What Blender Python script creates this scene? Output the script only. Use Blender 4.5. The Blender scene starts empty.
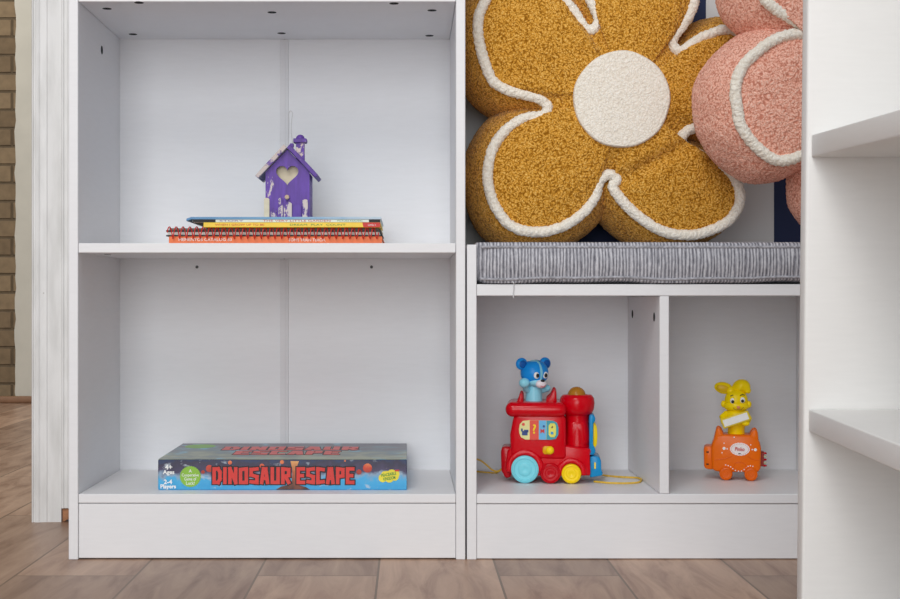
import bpy, bmesh, math, random
import numpy as np
from mathutils import Vector, Matrix, Euler

random.seed(7)
SC = bpy.context.scene
COL = SC.collection

# ------------------------------------------------------------------ camera, world, light, exposure
D0 = 1.6875          # camera to the front plane of the shelves
F = 1350.0           # focal length in pixels of the 900 px frame
ZC = 0.3246          # camera height
cam_data = bpy.data.cameras.new('camera')
cam_data.sensor_width = 36.0
cam_data.lens = 36.0 * F / 900.0
cam_data.shift_x = 42.0 / 900.0
cam_data.shift_y = 0.5 / 900.0
cam_data.clip_start = 0.02
cam = bpy.data.objects.new('camera', cam_data)
cam.location = (0, -D0, ZC)
cam.rotation_euler = (math.pi / 2, 0, 0)
COL.objects.link(cam)
SC.camera = cam

SC.view_settings.view_transform = 'Standard'
SC.view_settings.look = 'None'
SC.view_settings.gamma = 1.0
SC.view_settings.use_curve_mapping = False
SC.view_settings.exposure = 0.0

world = bpy.data.worlds.new('world')
SC.world = world
world.use_nodes = True
world.node_tree.nodes['Background'].inputs['Color'].default_value = (0.90, 0.94, 1.0, 1)
world.node_tree.nodes['Background'].inputs['Strength'].default_value = 0.44


def area(name, loc, target, size, power, color=(1, 1, 1)):
    l = bpy.data.lights.new(name, 'AREA')
    l.shape = 'RECTANGLE'
    l.size, l.size_y = size
    l.energy = power
    l.color = color
    o = bpy.data.objects.new(name, l)
    o.location = loc
    o.rotation_euler = (Vector(target) - Vector(loc)).to_track_quat('-Z', 'Y').to_euler()
    COL.objects.link(o)
    return o


area('front_fill_light', (-0.35, -3.3, 0.95), (0.1, 0.1, 0.35), (1.5, 1.7), 42, (0.97, 0.99, 1.0))  # soft fill added behind the camera to flatten contrast and brighten shelf interiors
area('ceiling_light', (-0.55, -2.0, 2.3), (0.1, 0.0, 0.3), (0.9, 0.9), 23, (1.0, 0.98, 0.95))
area('room_light', (-1.2, 1.5, 2.3), (-1.2, 1.6, 0), (0.8, 0.8), 16, (1.0, 0.93, 0.82))


def px(x, y, depth=0.0):
    k = (D0 + depth) / F
    return ((x - 408.0) * k, depth, ZC + (300.0 - y) * k)


# ------------------------------------------------------------------ materials
def s2l(c):
    r = []
    for v in c[:3]:
        v = v / 255.0
        r.append(v / 12.92 if v <= 0.04045 else ((v + 0.055) / 1.055) ** 2.4)
    return (r[0], r[1], r[2], 1.0)


def new_mat(name):
    m = bpy.data.materials.new(name)
    m.use_nodes = True
    nt = m.node_tree
    return m, nt, nt.nodes['Principled BSDF']


def N(nt, kind, **kw):
    n = nt.nodes.new(kind)
    for k, v in kw.items():
        if k in n.inputs:
            n.inputs[k].default_value = v
        else:
            setattr(n, k, v)
    return n


def ramp(nt, fac, stops, interp='LINEAR'):
    r = nt.nodes.new('ShaderNodeValToRGB')
    r.color_ramp.interpolation = interp
    e = r.color_ramp.elements
    while len(e) < len(stops):
        e.new(0.5)
    for el, (p, c) in zip(e, stops):
        el.position = p
        el.color = c
    nt.links.new(fac, r.inputs[0])
    return r


def coords(nt, scale=(1, 1, 1), loc=(0, 0, 0), out='Object'):
    tc = nt.nodes.new('ShaderNodeTexCoord')
    mp = nt.nodes.new('ShaderNodeMapping')
    mp.inputs['Scale'].default_value = scale
    mp.inputs['Location'].default_value = loc
    nt.links.new(tc.outputs[out], mp.inputs[0])
    return mp.outputs[0]


def bump(nt, b, height, strength=0.3, dist=0.001):
    n = nt.nodes.new('ShaderNodeBump')
    n.inputs['Strength'].default_value = strength
    n.inputs['Distance'].default_value = dist
    nt.links.new(height, n.inputs['Height'])
    nt.links.new(n.outputs[0], b.inputs['Normal'])


def plain(name, rgb, rough=0.5, spec=0.5, var=0.06, nscale=60, bmp=0.0, coat=0.0, metal=0.0):
    m, nt, b = new_mat(name)
    c = s2l(rgb)
    v = coords(nt)
    n = N(nt, 'ShaderNodeTexNoise', Scale=nscale, Detail=3.0)
    nt.links.new(v, n.inputs['Vector'])
    lo = tuple(x * (1 - var) for x in c[:3]) + (1,)
    hi = tuple(min(1, x * (1 + var)) for x in c[:3]) + (1,)
    r = ramp(nt, n.outputs[0], [(0.3, lo), (0.7, hi)])
    nt.links.new(r.outputs[0], b.inputs['Base Color'])
    b.inputs['Roughness'].default_value = rough
    b.inputs['Specular IOR Level'].default_value = spec
    b.inputs['Metallic'].default_value = metal
    if coat:
        b.inputs['Coat Weight'].default_value = coat
        b.inputs['Coat Roughness'].default_value = 0.12
    if bmp:
        bump(nt, b, n.outputs[0], bmp, 0.001)
    return m


def plastic(name, rgb, rough=0.28):
    return plain(name, rgb, rough, 0.22, 0.02, 20, 0.0, 0.06)


def laminate(name, rgb, warm=False):
    m, nt, b = new_mat(name)
    c = s2l(rgb)
    v = coords(nt, (35, 35, 260))
    n = N(nt, 'ShaderNodeTexNoise', Scale=1.0, Detail=4.0, Roughness=0.6)
    nt.links.new(v, n.inputs['Vector'])
    r = ramp(nt, n.outputs[0], [(0.25, tuple(x * 0.965 for x in c[:3]) + (1,)), (0.75, c)])
    nt.links.new(r.outputs[0], b.inputs['Base Color'])
    b.inputs['Roughness'].default_value = 0.42
    b.inputs['Specular IOR Level'].default_value = 0.35
    bump(nt, b, n.outputs[0], 0.08, 0.0006)
    return m


M_LAM = laminate('white_laminate', (238, 238, 240))
M_BACK = laminate('white_backing_board', (236, 237, 240))
M_LAM2 = laminate('warm_white_laminate', (230, 229, 227))
M_STRIP = laminate('joint_strip_plastic', (224, 224, 227))
M_HOLE = plain('hole_dark', (28, 28, 30), 0.9)
M_TRIM = None


def trim_paint():
    m, nt, b = new_mat('chipped_white_paint')
    v = coords(nt, (60, 60, 12))
    n = N(nt, 'ShaderNodeTexNoise', Scale=1.0, Detail=5.0)
    nt.links.new(v, n.inputs['Vector'])
    r = ramp(nt, n.outputs[0], [(0.3, s2l((214, 214, 212))), (0.6, s2l((232, 232, 231)))])
    v2 = coords(nt, (1, 1, 1))
    n2 = N(nt, 'ShaderNodeTexNoise', Scale=70.0, Detail=2.0)
    nt.links.new(v2, n2.inputs['Vector'])
    chip = ramp(nt, n2.outputs[0], [(0.765, (0, 0, 0, 1)), (0.80, (0.8, 0.8, 0.8, 1))])
    mx = N(nt, 'ShaderNodeMixRGB')
    nt.links.new(chip.outputs[0], mx.inputs[0])
    nt.links.new(r.outputs[0], mx.inputs[1])
    mx.inputs[2].default_value = s2l((176, 172, 166))
    nt.links.new(mx.outputs[0], b.inputs['Base Color'])
    b.inputs['Roughness'].default_value = 0.4
    bump(nt, b, n.outputs[0], 0.2, 0.001)
    return m


M_TRIM = trim_paint()


def floor_mat():
    m, nt, b = new_mat('wood_look_plank_floor')
    L = nt.links
    tc = nt.nodes.new('ShaderNodeTexCoord')
    sep = nt.nodes.new('ShaderNodeSeparateXYZ')
    L.new(tc.outputs['Object'], sep.inputs[0])
    # rows run along y, 142 mm wide; joints at y = -0.0985 in one parity and +0.346 in the other
    ax = N(nt, 'ShaderNodeMath', operation='ADD'); L.new(sep.outputs['Y'], ax.inputs[0]); ax.inputs[1].default_value = 0.0985 + 0.4445 + 8.89 * 2
    ay = N(nt, 'ShaderNodeMath', operation='ADD'); L.new(sep.outputs['X'], ay.inputs[0]); ay.inputs[1].default_value = 0.178 + 0.1424 * 60
    cmb = nt.nodes.new('ShaderNodeCombineXYZ')
    L.new(ax.outputs[0], cmb.inputs[0]); L.new(ay.outputs[0], cmb.inputs[1])
    br = nt.nodes.new('ShaderNodeTexBrick')
    br.offset = 0.5; br.offset_frequency = 2; br.squash = 1.0
    br.inputs['Scale'].default_value = 1.0
    br.inputs['Brick Width'].default_value = 0.889
    br.inputs['Row Height'].default_value = 0.1424
    br.inputs['Mortar Size'].default_value = 0.0014
    br.inputs['Mortar Smooth'].default_value = 0.1
    br.inputs['Bias'].default_value = 0.0
    br.inputs['Color1'].default_value = (0.15, 0.15, 0.15, 1)
    br.inputs['Color2'].default_value = (0.85, 0.85, 0.85, 1)
    br.inputs['Mortar'].default_value = (0.5, 0.5, 0.5, 1)
    L.new(cmb.outputs[0], br.inputs['Vector'])
    # grain stretched along the plank, shifted per plank
    shift = N(nt, 'ShaderNodeMath', operation='MULTIPLY'); L.new(br.outputs['Color'], shift.inputs[0]); shift.inputs[1].default_value = 37.0
    cg = nt.nodes.new('ShaderNodeCombineXYZ')
    gx = N(nt, 'ShaderNodeMath', operation='MULTIPLY'); L.new(sep.outputs['X'], gx.inputs[0]); gx.inputs[1].default_value = 34.0
    gy = N(nt, 'ShaderNodeMath', operation='MULTIPLY'); L.new(sep.outputs['Y'], gy.inputs[0]); gy.inputs[1].default_value = 5.0
    L.new(gx.outputs[0], cg.inputs[0]); L.new(gy.outputs[0], cg.inputs[1]); L.new(shift.outputs[0], cg.inputs[2])
    gn = N(nt, 'ShaderNodeTexNoise', Scale=1.0, Detail=6.0, Roughness=0.62, Distortion=0.7)
    L.new(cg.outputs[0], gn.inputs['Vector'])
    base = ramp(nt, gn.outputs[0], [(0.25, s2l((138, 102, 80))), (0.5, s2l((188, 156, 134))), (0.75, s2l((214, 184, 160)))])
    tint = ramp(nt, br.outputs['Color'], [(0.1, s2l((196, 190, 186))), (0.9, s2l((250, 244, 238)))])
    mul = N(nt, 'ShaderNodeMixRGB', blend_type='MULTIPLY'); mul.inputs[0].default_value = 1.0
    L.new(base.outputs[0], mul.inputs[1]); L.new(tint.outputs[0], mul.inputs[2])
    mx = N(nt, 'ShaderNodeMixRGB')
    L.new(br.outputs['Fac'], mx.inputs[0]); L.new(mul.outputs[0], mx.inputs[1])
    mx.inputs[2].default_value = s2l((112, 90, 72))
    L.new(mx.outputs[0], b.inputs['Base Color'])
    b.inputs['Roughness'].default_value = 0.38
    b.inputs['Specular IOR Level'].default_value = 0.4
    hm = N(nt, 'ShaderNodeMath', operation='MULTIPLY_ADD')
    L.new(br.outputs['Fac'], hm.inputs[0]); hm.inputs[1].default_value = -1.0; L.new(gn.outputs[0], hm.inputs[2])
    bump(nt, b, hm.outputs[0], 0.25, 0.0012)
    return m


def brick_mat():
    m, nt, b = new_mat('tan_brick')
    v = coords(nt, (1, 1, 1))
    sep = nt.nodes.new('ShaderNodeSeparateXYZ'); nt.links.new(v, sep.inputs[0])
    cmb = nt.nodes.new('ShaderNodeCombineXYZ')
    ax = N(nt, 'ShaderNodeMath', operation='ADD'); nt.links.new(sep.outputs[0], ax.inputs[0]); ax.inputs[1].default_value = 20.0
    nt.links.new(ax.outputs[0], cmb.inputs[0]); nt.links.new(sep.outputs[2], cmb.inputs[1])
    br = nt.nodes.new('ShaderNodeTexBrick')
    br.inputs['Scale'].default_value = 1.0
    br.inputs['Brick Width'].default_value = 0.105
    br.inputs['Row Height'].default_value = 0.058
    br.inputs['Mortar Size'].default_value = 0.005
    br.inputs['Mortar Smooth'].default_value = 0.6
    br.inputs['Color1'].default_value = s2l((158, 136, 106))
    br.inputs['Color2'].default_value = s2l((130, 110, 84))
    br.inputs['Mortar'].default_value = s2l((112, 96, 74))
    nt.links.new(cmb.outputs[0], br.inputs['Vector'])
    n = N(nt, 'ShaderNodeTexNoise', Scale=40.0, Detail=4.0)
    nt.links.new(v, n.inputs['Vector'])
    r = ramp(nt, n.outputs[0], [(0.3, (0.75, 0.75, 0.75, 1)), (0.7, (1, 1, 1, 1))])
    mul = N(nt, 'ShaderNodeMixRGB', blend_type='MULTIPLY'); mul.inputs[0].default_value = 1.0
    nt.links.new(br.outputs['Color'], mul.inputs[1]); nt.links.new(r.outputs[0], mul.inputs[2])
    nt.links.new(mul.outputs[0], b.inputs['Base Color'])
    b.inputs['Roughness'].default_value = 0.9
    hm = N(nt, 'ShaderNodeMath', operation='SUBTRACT'); hm.inputs[0].default_value = 1.0
    nt.links.new(br.outputs['Fac'], hm.inputs[1])
    bump(nt, b, hm.outputs[0], 0.8, 0.008)
    return m


def stripe_mat():
    m, nt, b = new_mat('navy_and_white_striped_wallpaper')
    v = coords(nt)
    sep = nt.nodes.new('ShaderNodeSeparateXYZ'); nt.links.new(v, sep.inputs[0])
    a = N(nt, 'ShaderNodeMath', operation='ADD'); nt.links.new(sep.outputs[0], a.inputs[0]); a.inputs[1].default_value = -0.4387 + 20.0
    d = N(nt, 'ShaderNodeMath', operation='DIVIDE'); nt.links.new(a.outputs[0], d.inputs[0]); d.inputs[1].default_value = 0.4
    fr = N(nt, 'ShaderNodeMath', operation='FRACT'); nt.links.new(d.outputs[0], fr.inputs[0])
    r = ramp(nt, fr.outputs[0], [(0.0, s2l((232, 232, 232))), (0.25, s2l((28, 42, 84)))], 'CONSTANT')
    nt.links.new(r.outputs[0], b.inputs['Base Color'])
    b.inputs['Roughness'].default_value = 0.7
    return m


def teddy(name, rgb, dark, light, scale=230.0):
    m, nt, b = new_mat(name)
    v = coords(nt)
    n = N(nt, 'ShaderNodeTexNoise', Scale=90.0, Detail=3.0)
    nt.links.new(v, n.inputs['Vector'])
    w = N(nt, 'ShaderNodeMixRGB'); w.inputs[0].default_value = 0.012
    nt.links.new(v, w.inputs[1]); nt.links.new(n.outputs['Color'], w.inputs[2])
    vo = N(nt, 'ShaderNodeTexVoronoi', Scale=scale)
    nt.links.new(w.outputs[0], vo.inputs['Vector'])
    r = ramp(nt, vo.outputs['Distance'], [(0.05, s2l(light)), (0.38, s2l(rgb)), (0.78, s2l(dark))])
    nt.links.new(r.outputs[0], b.inputs['Base Color'])
    b.inputs['Roughness'].default_value = 0.95
    b.inputs['Specular IOR Level'].default_value = 0.1
    b.inputs['Sheen Weight'].default_value = 0.15
    iv = N(nt, 'ShaderNodeMath', operation='SUBTRACT'); iv.inputs[0].default_value = 1.0
    nt.links.new(vo.outputs['Distance'], iv.inputs[1])
    bump(nt, b, iv.outputs[0], 0.6, 0.0018)
    return m


def woven():
    m, nt, b = new_mat('grey_ribbed_weave')
    L = nt.links
    wv = N(nt, 'ShaderNodeTexWave', Scale=72.0, Distortion=5.0, Detail=2.0)
    wv.inputs['Detail Scale'].default_value = 1.6
    wv.bands_direction = 'X'
    L.new(coords(nt, (1, 0.35, 0.12)), wv.inputs['Vector'])
    n2 = N(nt, 'ShaderNodeTexNoise', Scale=1.0, Detail=3.0, Roughness=0.7)
    L.new(coords(nt, (420, 250, 130)), n2.inputs['Vector'])
    mx = N(nt, 'ShaderNodeMixRGB'); mx.inputs[0].default_value = 0.62
    L.new(wv.outputs[0], mx.inputs[1]); L.new(n2.outputs[0], mx.inputs[2])
    r = ramp(nt, mx.outputs[0], [(0.24, s2l((104, 104, 112))), (0.5, s2l((160, 160, 168))), (0.76, s2l((214, 214, 220)))])
    L.new(r.outputs[0], b.inputs['Base Color'])
    b.inputs['Roughness'].default_value = 0.9
    b.inputs['Specular IOR Level'].default_value = 0.15
    bump(nt, b, mx.outputs[0], 0.45, 0.0015)
    return m


def worn_paint(name, paint, wood, thr=0.62, sc=(60, 60, 22)):
    m, nt, b = new_mat(name)
    v = coords(nt, sc)
    n = N(nt, 'ShaderNodeTexNoise', Scale=1.0, Detail=5.0, Roughness=0.7)
    nt.links.new(v, n.inputs['Vector'])
    p = s2l(paint)
    v2 = coords(nt, (150, 150, 30))
    n2 = N(nt, 'ShaderNodeTexNoise', Scale=1.0, Detail=4.0)
    nt.links.new(v2, n2.inputs['Vector'])
    pr = ramp(nt, n2.outputs[0], [(0.3, tuple(x * 0.78 for x in p[:3]) + (1,)), (0.7, tuple(min(1, x * 1.3) for x in p[:3]) + (1,))])
    k = ramp(nt, n.outputs[0], [(thr, (0, 0, 0, 1)), (thr + 0.04, (1, 1, 1, 1))])
    mx = N(nt, 'ShaderNodeMixRGB')
    nt.links.new(k.outputs[0], mx.inputs[0]); nt.links.new(pr.outputs[0], mx.inputs[1])
    mx.inputs[2].default_value = s2l(wood)
    nt.links.new(mx.outputs[0], b.inputs['Base Color'])
    b.inputs['Roughness'].default_value = 0.55
    bump(nt, b, n2.outputs[0], 0.25, 0.0006)
    return m


def printed_art(name, stops, axis, lo, hi, nscale, namount, cloud=None, cthr=0.6):
    """printed picture: a vertical colour run broken up by noise, with pale clouds"""
    m, nt, b = new_mat(name)
    v = coords(nt)
    sep = nt.nodes.new('ShaderNodeSeparateXYZ'); nt.links.new(v, sep.inputs[0])
    mr = nt.nodes.new('ShaderNodeMapRange')
    nt.links.new(sep.outputs[axis], mr.inputs[0])
    mr.inputs[1].default_value = lo; mr.inputs[2].default_value = hi
    n = N(nt, 'ShaderNodeTexNoise', Scale=nscale, Detail=4.0)
    nt.links.new(v, n.inputs['Vector'])
    ma = N(nt, 'ShaderNodeMath', operation='MULTIPLY_ADD')
    nt.links.new(n.outputs[0], ma.inputs[0]); ma.inputs[1].default_value = namount; nt.links.new(mr.outputs[0], ma.inputs[2])
    sb = N(nt, 'ShaderNodeMath', operation='SUBTRACT'); nt.links.new(ma.outputs[0], sb.inputs[0]); sb.inputs[1].default_value = namount / 2
    r = ramp(nt, sb.outputs[0], stops)
    outc = r.outputs[0]
    if cloud:
        n2 = N(nt, 'ShaderNodeTexNoise', Scale=nscale * 0.9, Detail=3.0)
        nt.links.new(coords(nt, (1, 1, 1.6), (3, 1, 2)), n2.inputs['Vector'])
        k = ramp(nt, n2.outputs[0], [(cthr, (0, 0, 0, 1)), (cthr + 0.1, (0.8, 0.8, 0.8, 1))])
        mx = N(nt, 'ShaderNodeMixRGB')
        nt.links.new(k.outputs[0], mx.inputs[0]); nt.links.new(outc, mx.inputs[1]); mx.inputs[2].default_value = s2l(cloud)
        outc = mx.outputs[0]
    nt.links.new(outc, b.inputs['Base Color'])
    b.inputs['Roughness'].default_value = 0.3
    return m


# ------------------------------------------------------------------ object helpers
def thing(name, label, cat, loc=(0, 0, 0), rot=(0, 0, 0), group=None):
    o = bpy.data.objects.new(name, None)
    o.empty_display_size = 0.05
    COL.objects.link(o)
    o.location = loc
    o.rotation_euler = rot
    tag(o, label, cat, group)
    return o


def tag(o, label, cat, group=None):
    o['label'] = label
    o['category'] = cat
    if group:
        o['group'] = group
    return o


def link(name, me, mat, parent=None, loc=(0, 0, 0), smooth=True, angle=35, label=None):
    for p in me.polygons:
        p.use_smooth = smooth
    if smooth and angle:
        me.set_sharp_from_angle(angle=math.radians(angle))
    if mat:
        me.materials.append(mat)
    o = bpy.data.objects.new(name, me)
    COL.objects.link(o)
    o.location = loc
    if parent:
        o.parent = parent
    if label:
        o['label'] = label
    return o


def obj(name, bm, mat, parent=None, loc=(0, 0, 0), smooth=True, angle=35, label=None):
    bmesh.ops.recalc_face_normals(bm, faces=bm.faces)
    me = bpy.data.meshes.new(name)
    bm.to_mesh(me)
    bm.free()
    return link(name, me, mat, parent, loc, smooth, angle, label)


def structure(o):
    o['kind'] = 'structure'
    return o


def BM():
    return bmesh.new()


def merge(bm, other, M=None):
    if M is not None:
        other.transform(M)
    me = bpy.data.meshes.new('tmp')
    other.to_mesh(me)
    other.free()
    bm.from_mesh(me)
    bpy.data.meshes.remove(me)
    return bm


def box(bm, a, b, bev=0.0, seg=2, M=None):
    t = bmesh.new()
    bmesh.ops.create_cube(t, size=1.0)
    lo = [min(a[i], b[i]) for i in range(3)]
    hi = [max(a[i], b[i]) for i in range(3)]
    for v in t.verts:
        v.co = Vector([lo[i] + (v.co[i] + 0.5) * (hi[i] - lo[i]) for i in range(3)])
    if bev > 0:
        bmesh.ops.bevel(t, geom=t.edges[:], offset=bev, segments=seg, profile=0.5, affect='EDGES')
    return merge(bm, t, M)


def prism(bm, pts, y0, y1, bev=0.0, seg=2, M=None):
    """closed outline of (x, z) points pushed along y"""
    t = bmesh.new()
    vs = [t.verts.new((p[0], y0, p[1])) for p in pts]
    f = t.faces.new(vs)
    r = bmesh.ops.extrude_face_region(t, geom=[f])
    for v in r['geom']:
        if isinstance(v, bmesh.types.BMVert):
            v.co.y = y1
    bmesh.ops.recalc_face_normals(t, faces=t.faces)
    if bev > 0:
        es = [e for e in t.edges if len(e.link_faces) == 2 and e.calc_face_angle(0) > 0.5]
        bmesh.ops.bevel(t, geom=es, offset=bev, segments=seg, profile=0.5, affect='EDGES')
    return merge(bm, t, M)


def ellipsoid(bm, c, r, M=None, seg=28, rings=18):
    t = bmesh.new()
    bmesh.ops.create_uvsphere(t, u_segments=seg, v_segments=rings, radius=1.0)
    if isinstance(r, (int, float)):
        r = (r, r, r)
    for v in t.verts:
        v.co = Vector((c[0] + v.co.x * r[0], c[1] + v.co.y * r[1], c[2] + v.co.z * r[2]))
    return merge(bm, t, M)


def lathe(bm, prof, c, axis='Z', seg=36, M=None):
    """prof: (radius, height) from bottom to top, spun about the axis through c"""
    t = bmesh.new()
    rings = []
    for r, h in prof:
        ring = []
        for i in range(seg):
            a = 2 * math.pi * i / seg
            u, w = r * math.cos(a), r * math.sin(a)
            co = (u, w, h) if axis == 'Z' else ((u, -h, w) if axis == 'Y' else (h, u, w))
            ring.append(t.verts.new((c[0] + co[0], c[1] + co[1], c[2] + co[2])))
        rings.append(ring)
    for a, b in zip(rings[:-1], rings[1:]):
        for i in range(seg):
            j = (i + 1) % seg
            t.faces.new((a[i], a[j], b[j], b[i]))
    t.faces.new(rings[0])
    t.faces.new(rings[-1])
    bmesh.ops.remove_doubles(t, verts=t.verts, dist=1e-7)
    return merge(bm, t, M)


def tube(bm, pts, r, seg=8, closed=False, M=None):
    t = bmesh.new()
    P = [Vector(p) for p in pts]
    n = len(P)
    rr = r if isinstance(r, (list, tuple)) else [r] * n
    rings = []
    prev = None
    for i in range(n):
        a = P[(i - 1) % n] if (closed or i > 0) else P[i]
        b = P[(i + 1) % n] if (closed or i < n - 1) else P[i]
        d = (b - a).normalized()
        if prev is None:
            up = Vector((0, 0, 1)) if abs(d.z) < 0.9 else Vector((1, 0, 0))
            u = d.cross(up).normalized()
        else:
            u = (prev - d * prev.dot(d)).normalized()
        prev = u
        w = d.cross(u)
        rings.append([t.verts.new(P[i] + (u * math.cos(2 * math.pi * k / seg) + w * math.sin(2 * math.pi * k / seg)) * rr[i]) for k in range(seg)])
    pairs = list(zip(rings[:-1], rings[1:]))
    if closed:
        pairs.append((rings[-1], rings[0]))
    for a, b in pairs:
        for k in range(seg):
            j = (k + 1) % seg
            t.faces.new((a[k], a[j], b[j], b[k]))
    if not closed:
        t.faces.new(rings[0])
        t.faces.new(rings[-1])
    return merge(bm, t, M)


def spline(pts, n, closed=False):
    """Catmull-Rom, resampled at equal arc length"""
    P = np.array(pts, float)
    m = len(P)
    out = []
    rng = range(m) if closed else range(m - 1)
    for i in rng:
        if closed:
            a, b, c, d = P[(i - 1) % m], P[i], P[(i + 1) % m], P[(i + 2) % m]
        else:
            a, b, c, d = P[max(i - 1, 0)], P[i], P[i + 1], P[min(i + 2, m - 1)]
        for s in np.linspace(0, 1, 16, endpoint=False):
            out.append(0.5 * (2 * b + (c - a) * s + (2 * a - 5 * b + 4 * c - d) * s ** 2 + (3 * b - a - 3 * c + d) * s ** 3))
    out.append(P[0] if closed else P[-1])
    out = np.array(out)
    L = np.concatenate([[0], np.cumsum(np.linalg.norm(np.diff(out, axis=0), axis=1))])
    s = np.linspace(0, L[-1], n, endpoint=not closed)
    return np.stack([np.interp(s, L, out[:, k]) for k in range(out.shape[1])], axis=1)


def text_bm(body, size, thick=0.0003, bold=0.0, width=None, shear=0.0):
    """lettering standing in the xz plane, facing -y, centred on the origin"""
    cu = bpy.data.curves.new('lettering', 'FONT')
    cu.body = body
    cu.size = size
    cu.extrude = thick / 2
    cu.offset = bold
    cu.shear = shear
    cu.resolution_u = 3
    cu.align_x = 'CENTER'
    cu.align_y = 'CENTER'
    o = bpy.data.objects.new('lettering', cu)
    COL.objects.link(o)
    dg = bpy.context.evaluated_depsgraph_get()
    me = bpy.data.meshes.new_from_object(o.evaluated_get(dg))
    bpy.data.objects.remove(o)
    bpy.data.curves.remove(cu)
    bm = bmesh.new()
    bm.from_mesh(me)
    bpy.data.meshes.remove(me)
    for v in bm.verts:
        v.co = Vector((v.co.x, -v.co.z, v.co.y))
    if width and bm.verts:
        xs = [v.co.x for v in bm.verts]
        c, w = (min(xs) + max(xs)) / 2, max(xs) - min(xs)
        for v in bm.verts:
            v.co.x = (v.co.x - c) * width / w
    return bm


GLYPH = {
    'D': [((0, 0), (0, 1)), ((0, 1), (.7, 1)), ((.7, 1), (1, .75)), ((1, .75), (1, .25)), ((1, .25), (.7, 0)), ((.7, 0), (0, 0))],
    'I': [((.5, 0), (.5, 1))],
    'N': [((0, 0), (0, 1)), ((0, 1), (1, 0)), ((1, 0), (1, 1))],
    'O': [((0, .1), (0, .9)), ((0, .95), (1, 1)), ((1, .9), (1, .1)), ((1, 0), (0, 0))],
    'S': [((1, 1), (0, .95)), ((0, .95), (0, .55)), ((0, .55), (1, .42)), ((1, .42), (1, 0)), ((1, 0), (0, .05))],
    'A': [((0, 0), (.3, 1)), ((.3, 1), (.7, 1)), ((.7, 1), (1, 0)), ((.15, .3), (.85, .3))],
    'U': [((0, 1), (0, 0)), ((0, 0), (1, 0)), ((1, 0), (1, 1))],
    'R': [((0, 0), (0, 1)), ((0, 1), (1, .95)), ((1, .95), (1, .55)), ((1, .5), (0, .45)), ((.45, .45), (1, 0))],
    'E': [((0, 0), (0, 1)), ((0, 1), (1, 1)), ((0, .5), (.8, .5)), ((0, 0), (1, 0))],
    'C': [((1, .95), (0, 1)), ((0, 1), (0, 0)), ((0, 0), (1, .05))],
    'P': [((0, 0), (0, 1)), ((0, 1), (1, .95)), ((1, .95), (1, .5)), ((1, .48), (0, .42))],
}


def block_word(bm, word, x0, x1, z0, z1, th, y, M=None, grow=0.0):
    """chunky block capitals between x0..x1 and z0..z1; grow thickens every stroke for the outline"""
    wts = [0.42 if c == 'I' else 1.0 for c in word]
    gap = 0.14
    tot = sum(wts) + gap * (len(word) - 1)
    u = (x1 - x0) / tot
    cx = x0
    lift = 0
    for c, wt in zip(word, wts):
        w = u * wt
        a, b_ = cx + th / 2, cx + w - th / 2
        if c == 'I':
            a, b_ = cx, cx + w
        for (p, q) in GLYPH[c]:
            P = Vector((a + p[0] * (b_ - a), z0 + th / 2 + p[1] * (z1 - z0 - th)))
            Q = Vector((a + q[0] * (b_ - a), z0 + th / 2 + q[1] * (z1 - z0 - th)))
            d = (Q - P).normalized()
            h = th / 2 + grow
            n = Vector((-d.y, d.x)) * h
            P, Q = P - d * h, Q + d * h
            lift += 1
            dy = (lift % 7) * 0.00003
            prism(bm, [P + n, Q + n, Q - n, P - n], y - dy, y + 0.0002, M=M)
        cx += w + gap * u
    return bm


# ------------------------------------------------------------------ the room
bm = BM()
box(bm, (-4.5, -3.2, -0.05), (2.4, 2.72, 0))
structure(obj('floor', bm, floor_mat(), smooth=False))
WY = 0.30
bm = BM()
box(bm, (-0.50, WY, 0), (2.4, WY + 0.10, 2.5))
structure(obj('wall_back', bm, stripe_mat(), smooth=False))
bm = BM()
box(bm, (-4.5, 2.60, 0), (-1.225, 2.72, 2.5))
structure(obj('wall_far', bm, brick_mat(), smooth=False))
bm = BM()
pts = [(-1.235, 0)]
rr = random.Random(3)
z = 0.0
while z < 2.45:
    z += 0.033
    pts.append((-1.240 + rr.uniform(-0.003, 0.003), z))
pts += [(-1.24, 2.5), (2.4, 2.5), (2.4, 0)]
prism(bm, pts, 2.575, 2.599)
M_CREAM = plain('cream_plaster', (214, 211, 198), 0.8, var=0.04, nscale=14, bmp=0.1)
structure(obj('wall_far_plaster', bm, M_CREAM, smooth=False))
bm = BM()
box(bm, (-4.5, 2.555, 0), (2.4, 2.574, 0.022), 0.006)
structure(obj('baseboard_far', bm, plain('brown_baseboard', (150, 112, 84), 0.5)))

# moulded door casing at the end of the back wall: stepped profile along x, standing on the floor
CY = 0.2825


def cx(p):
    return (p - 408) * (D0 + CY) / F


prof = [(31, WY), (31, CY + .003), (31.8, CY + .0006), (33, CY), (33.6, CY + .002), (34.4, CY + .002), (35.2, CY + .0004), (38.6, CY), (40, CY + .0012),
        (46.2, CY + .0022), (47, CY + .0034), (60.6, CY + .0034), (61.6, CY + .001), (63, CY + .001), (64, CY + .0028), (67, CY + .0028), (68, CY), (76, CY), (77, CY + .002), (77, WY)]
zlow = px(0, 508.5, CY)[2]
bm = BM()
for z0, cut in ((zlow, None), (0.0, 60.8)):
    pp = [p for p in prof if cut is None or p[0] <= cut]
    if cut:
        pp = pp + [(cut, WY)]
    t = bmesh.new()
    top = 2.15 if cut is None else zlow
    lo = [t.verts.new((cx(a), b, z0)) for a, b in pp]
    hi = [t.verts.new((cx(a), b, top)) for a, b in pp]
    for i in range(len(pp)):
        j = (i + 1) % len(pp)
        t.faces.new((lo[i], lo[j], hi[j], hi[i]))
    t.faces.new(lo)
    t.faces.new(hi)
    merge(bm, t)
structure(obj('trim_1', bm, M_TRIM, smooth=False))
bm = BM()
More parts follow.
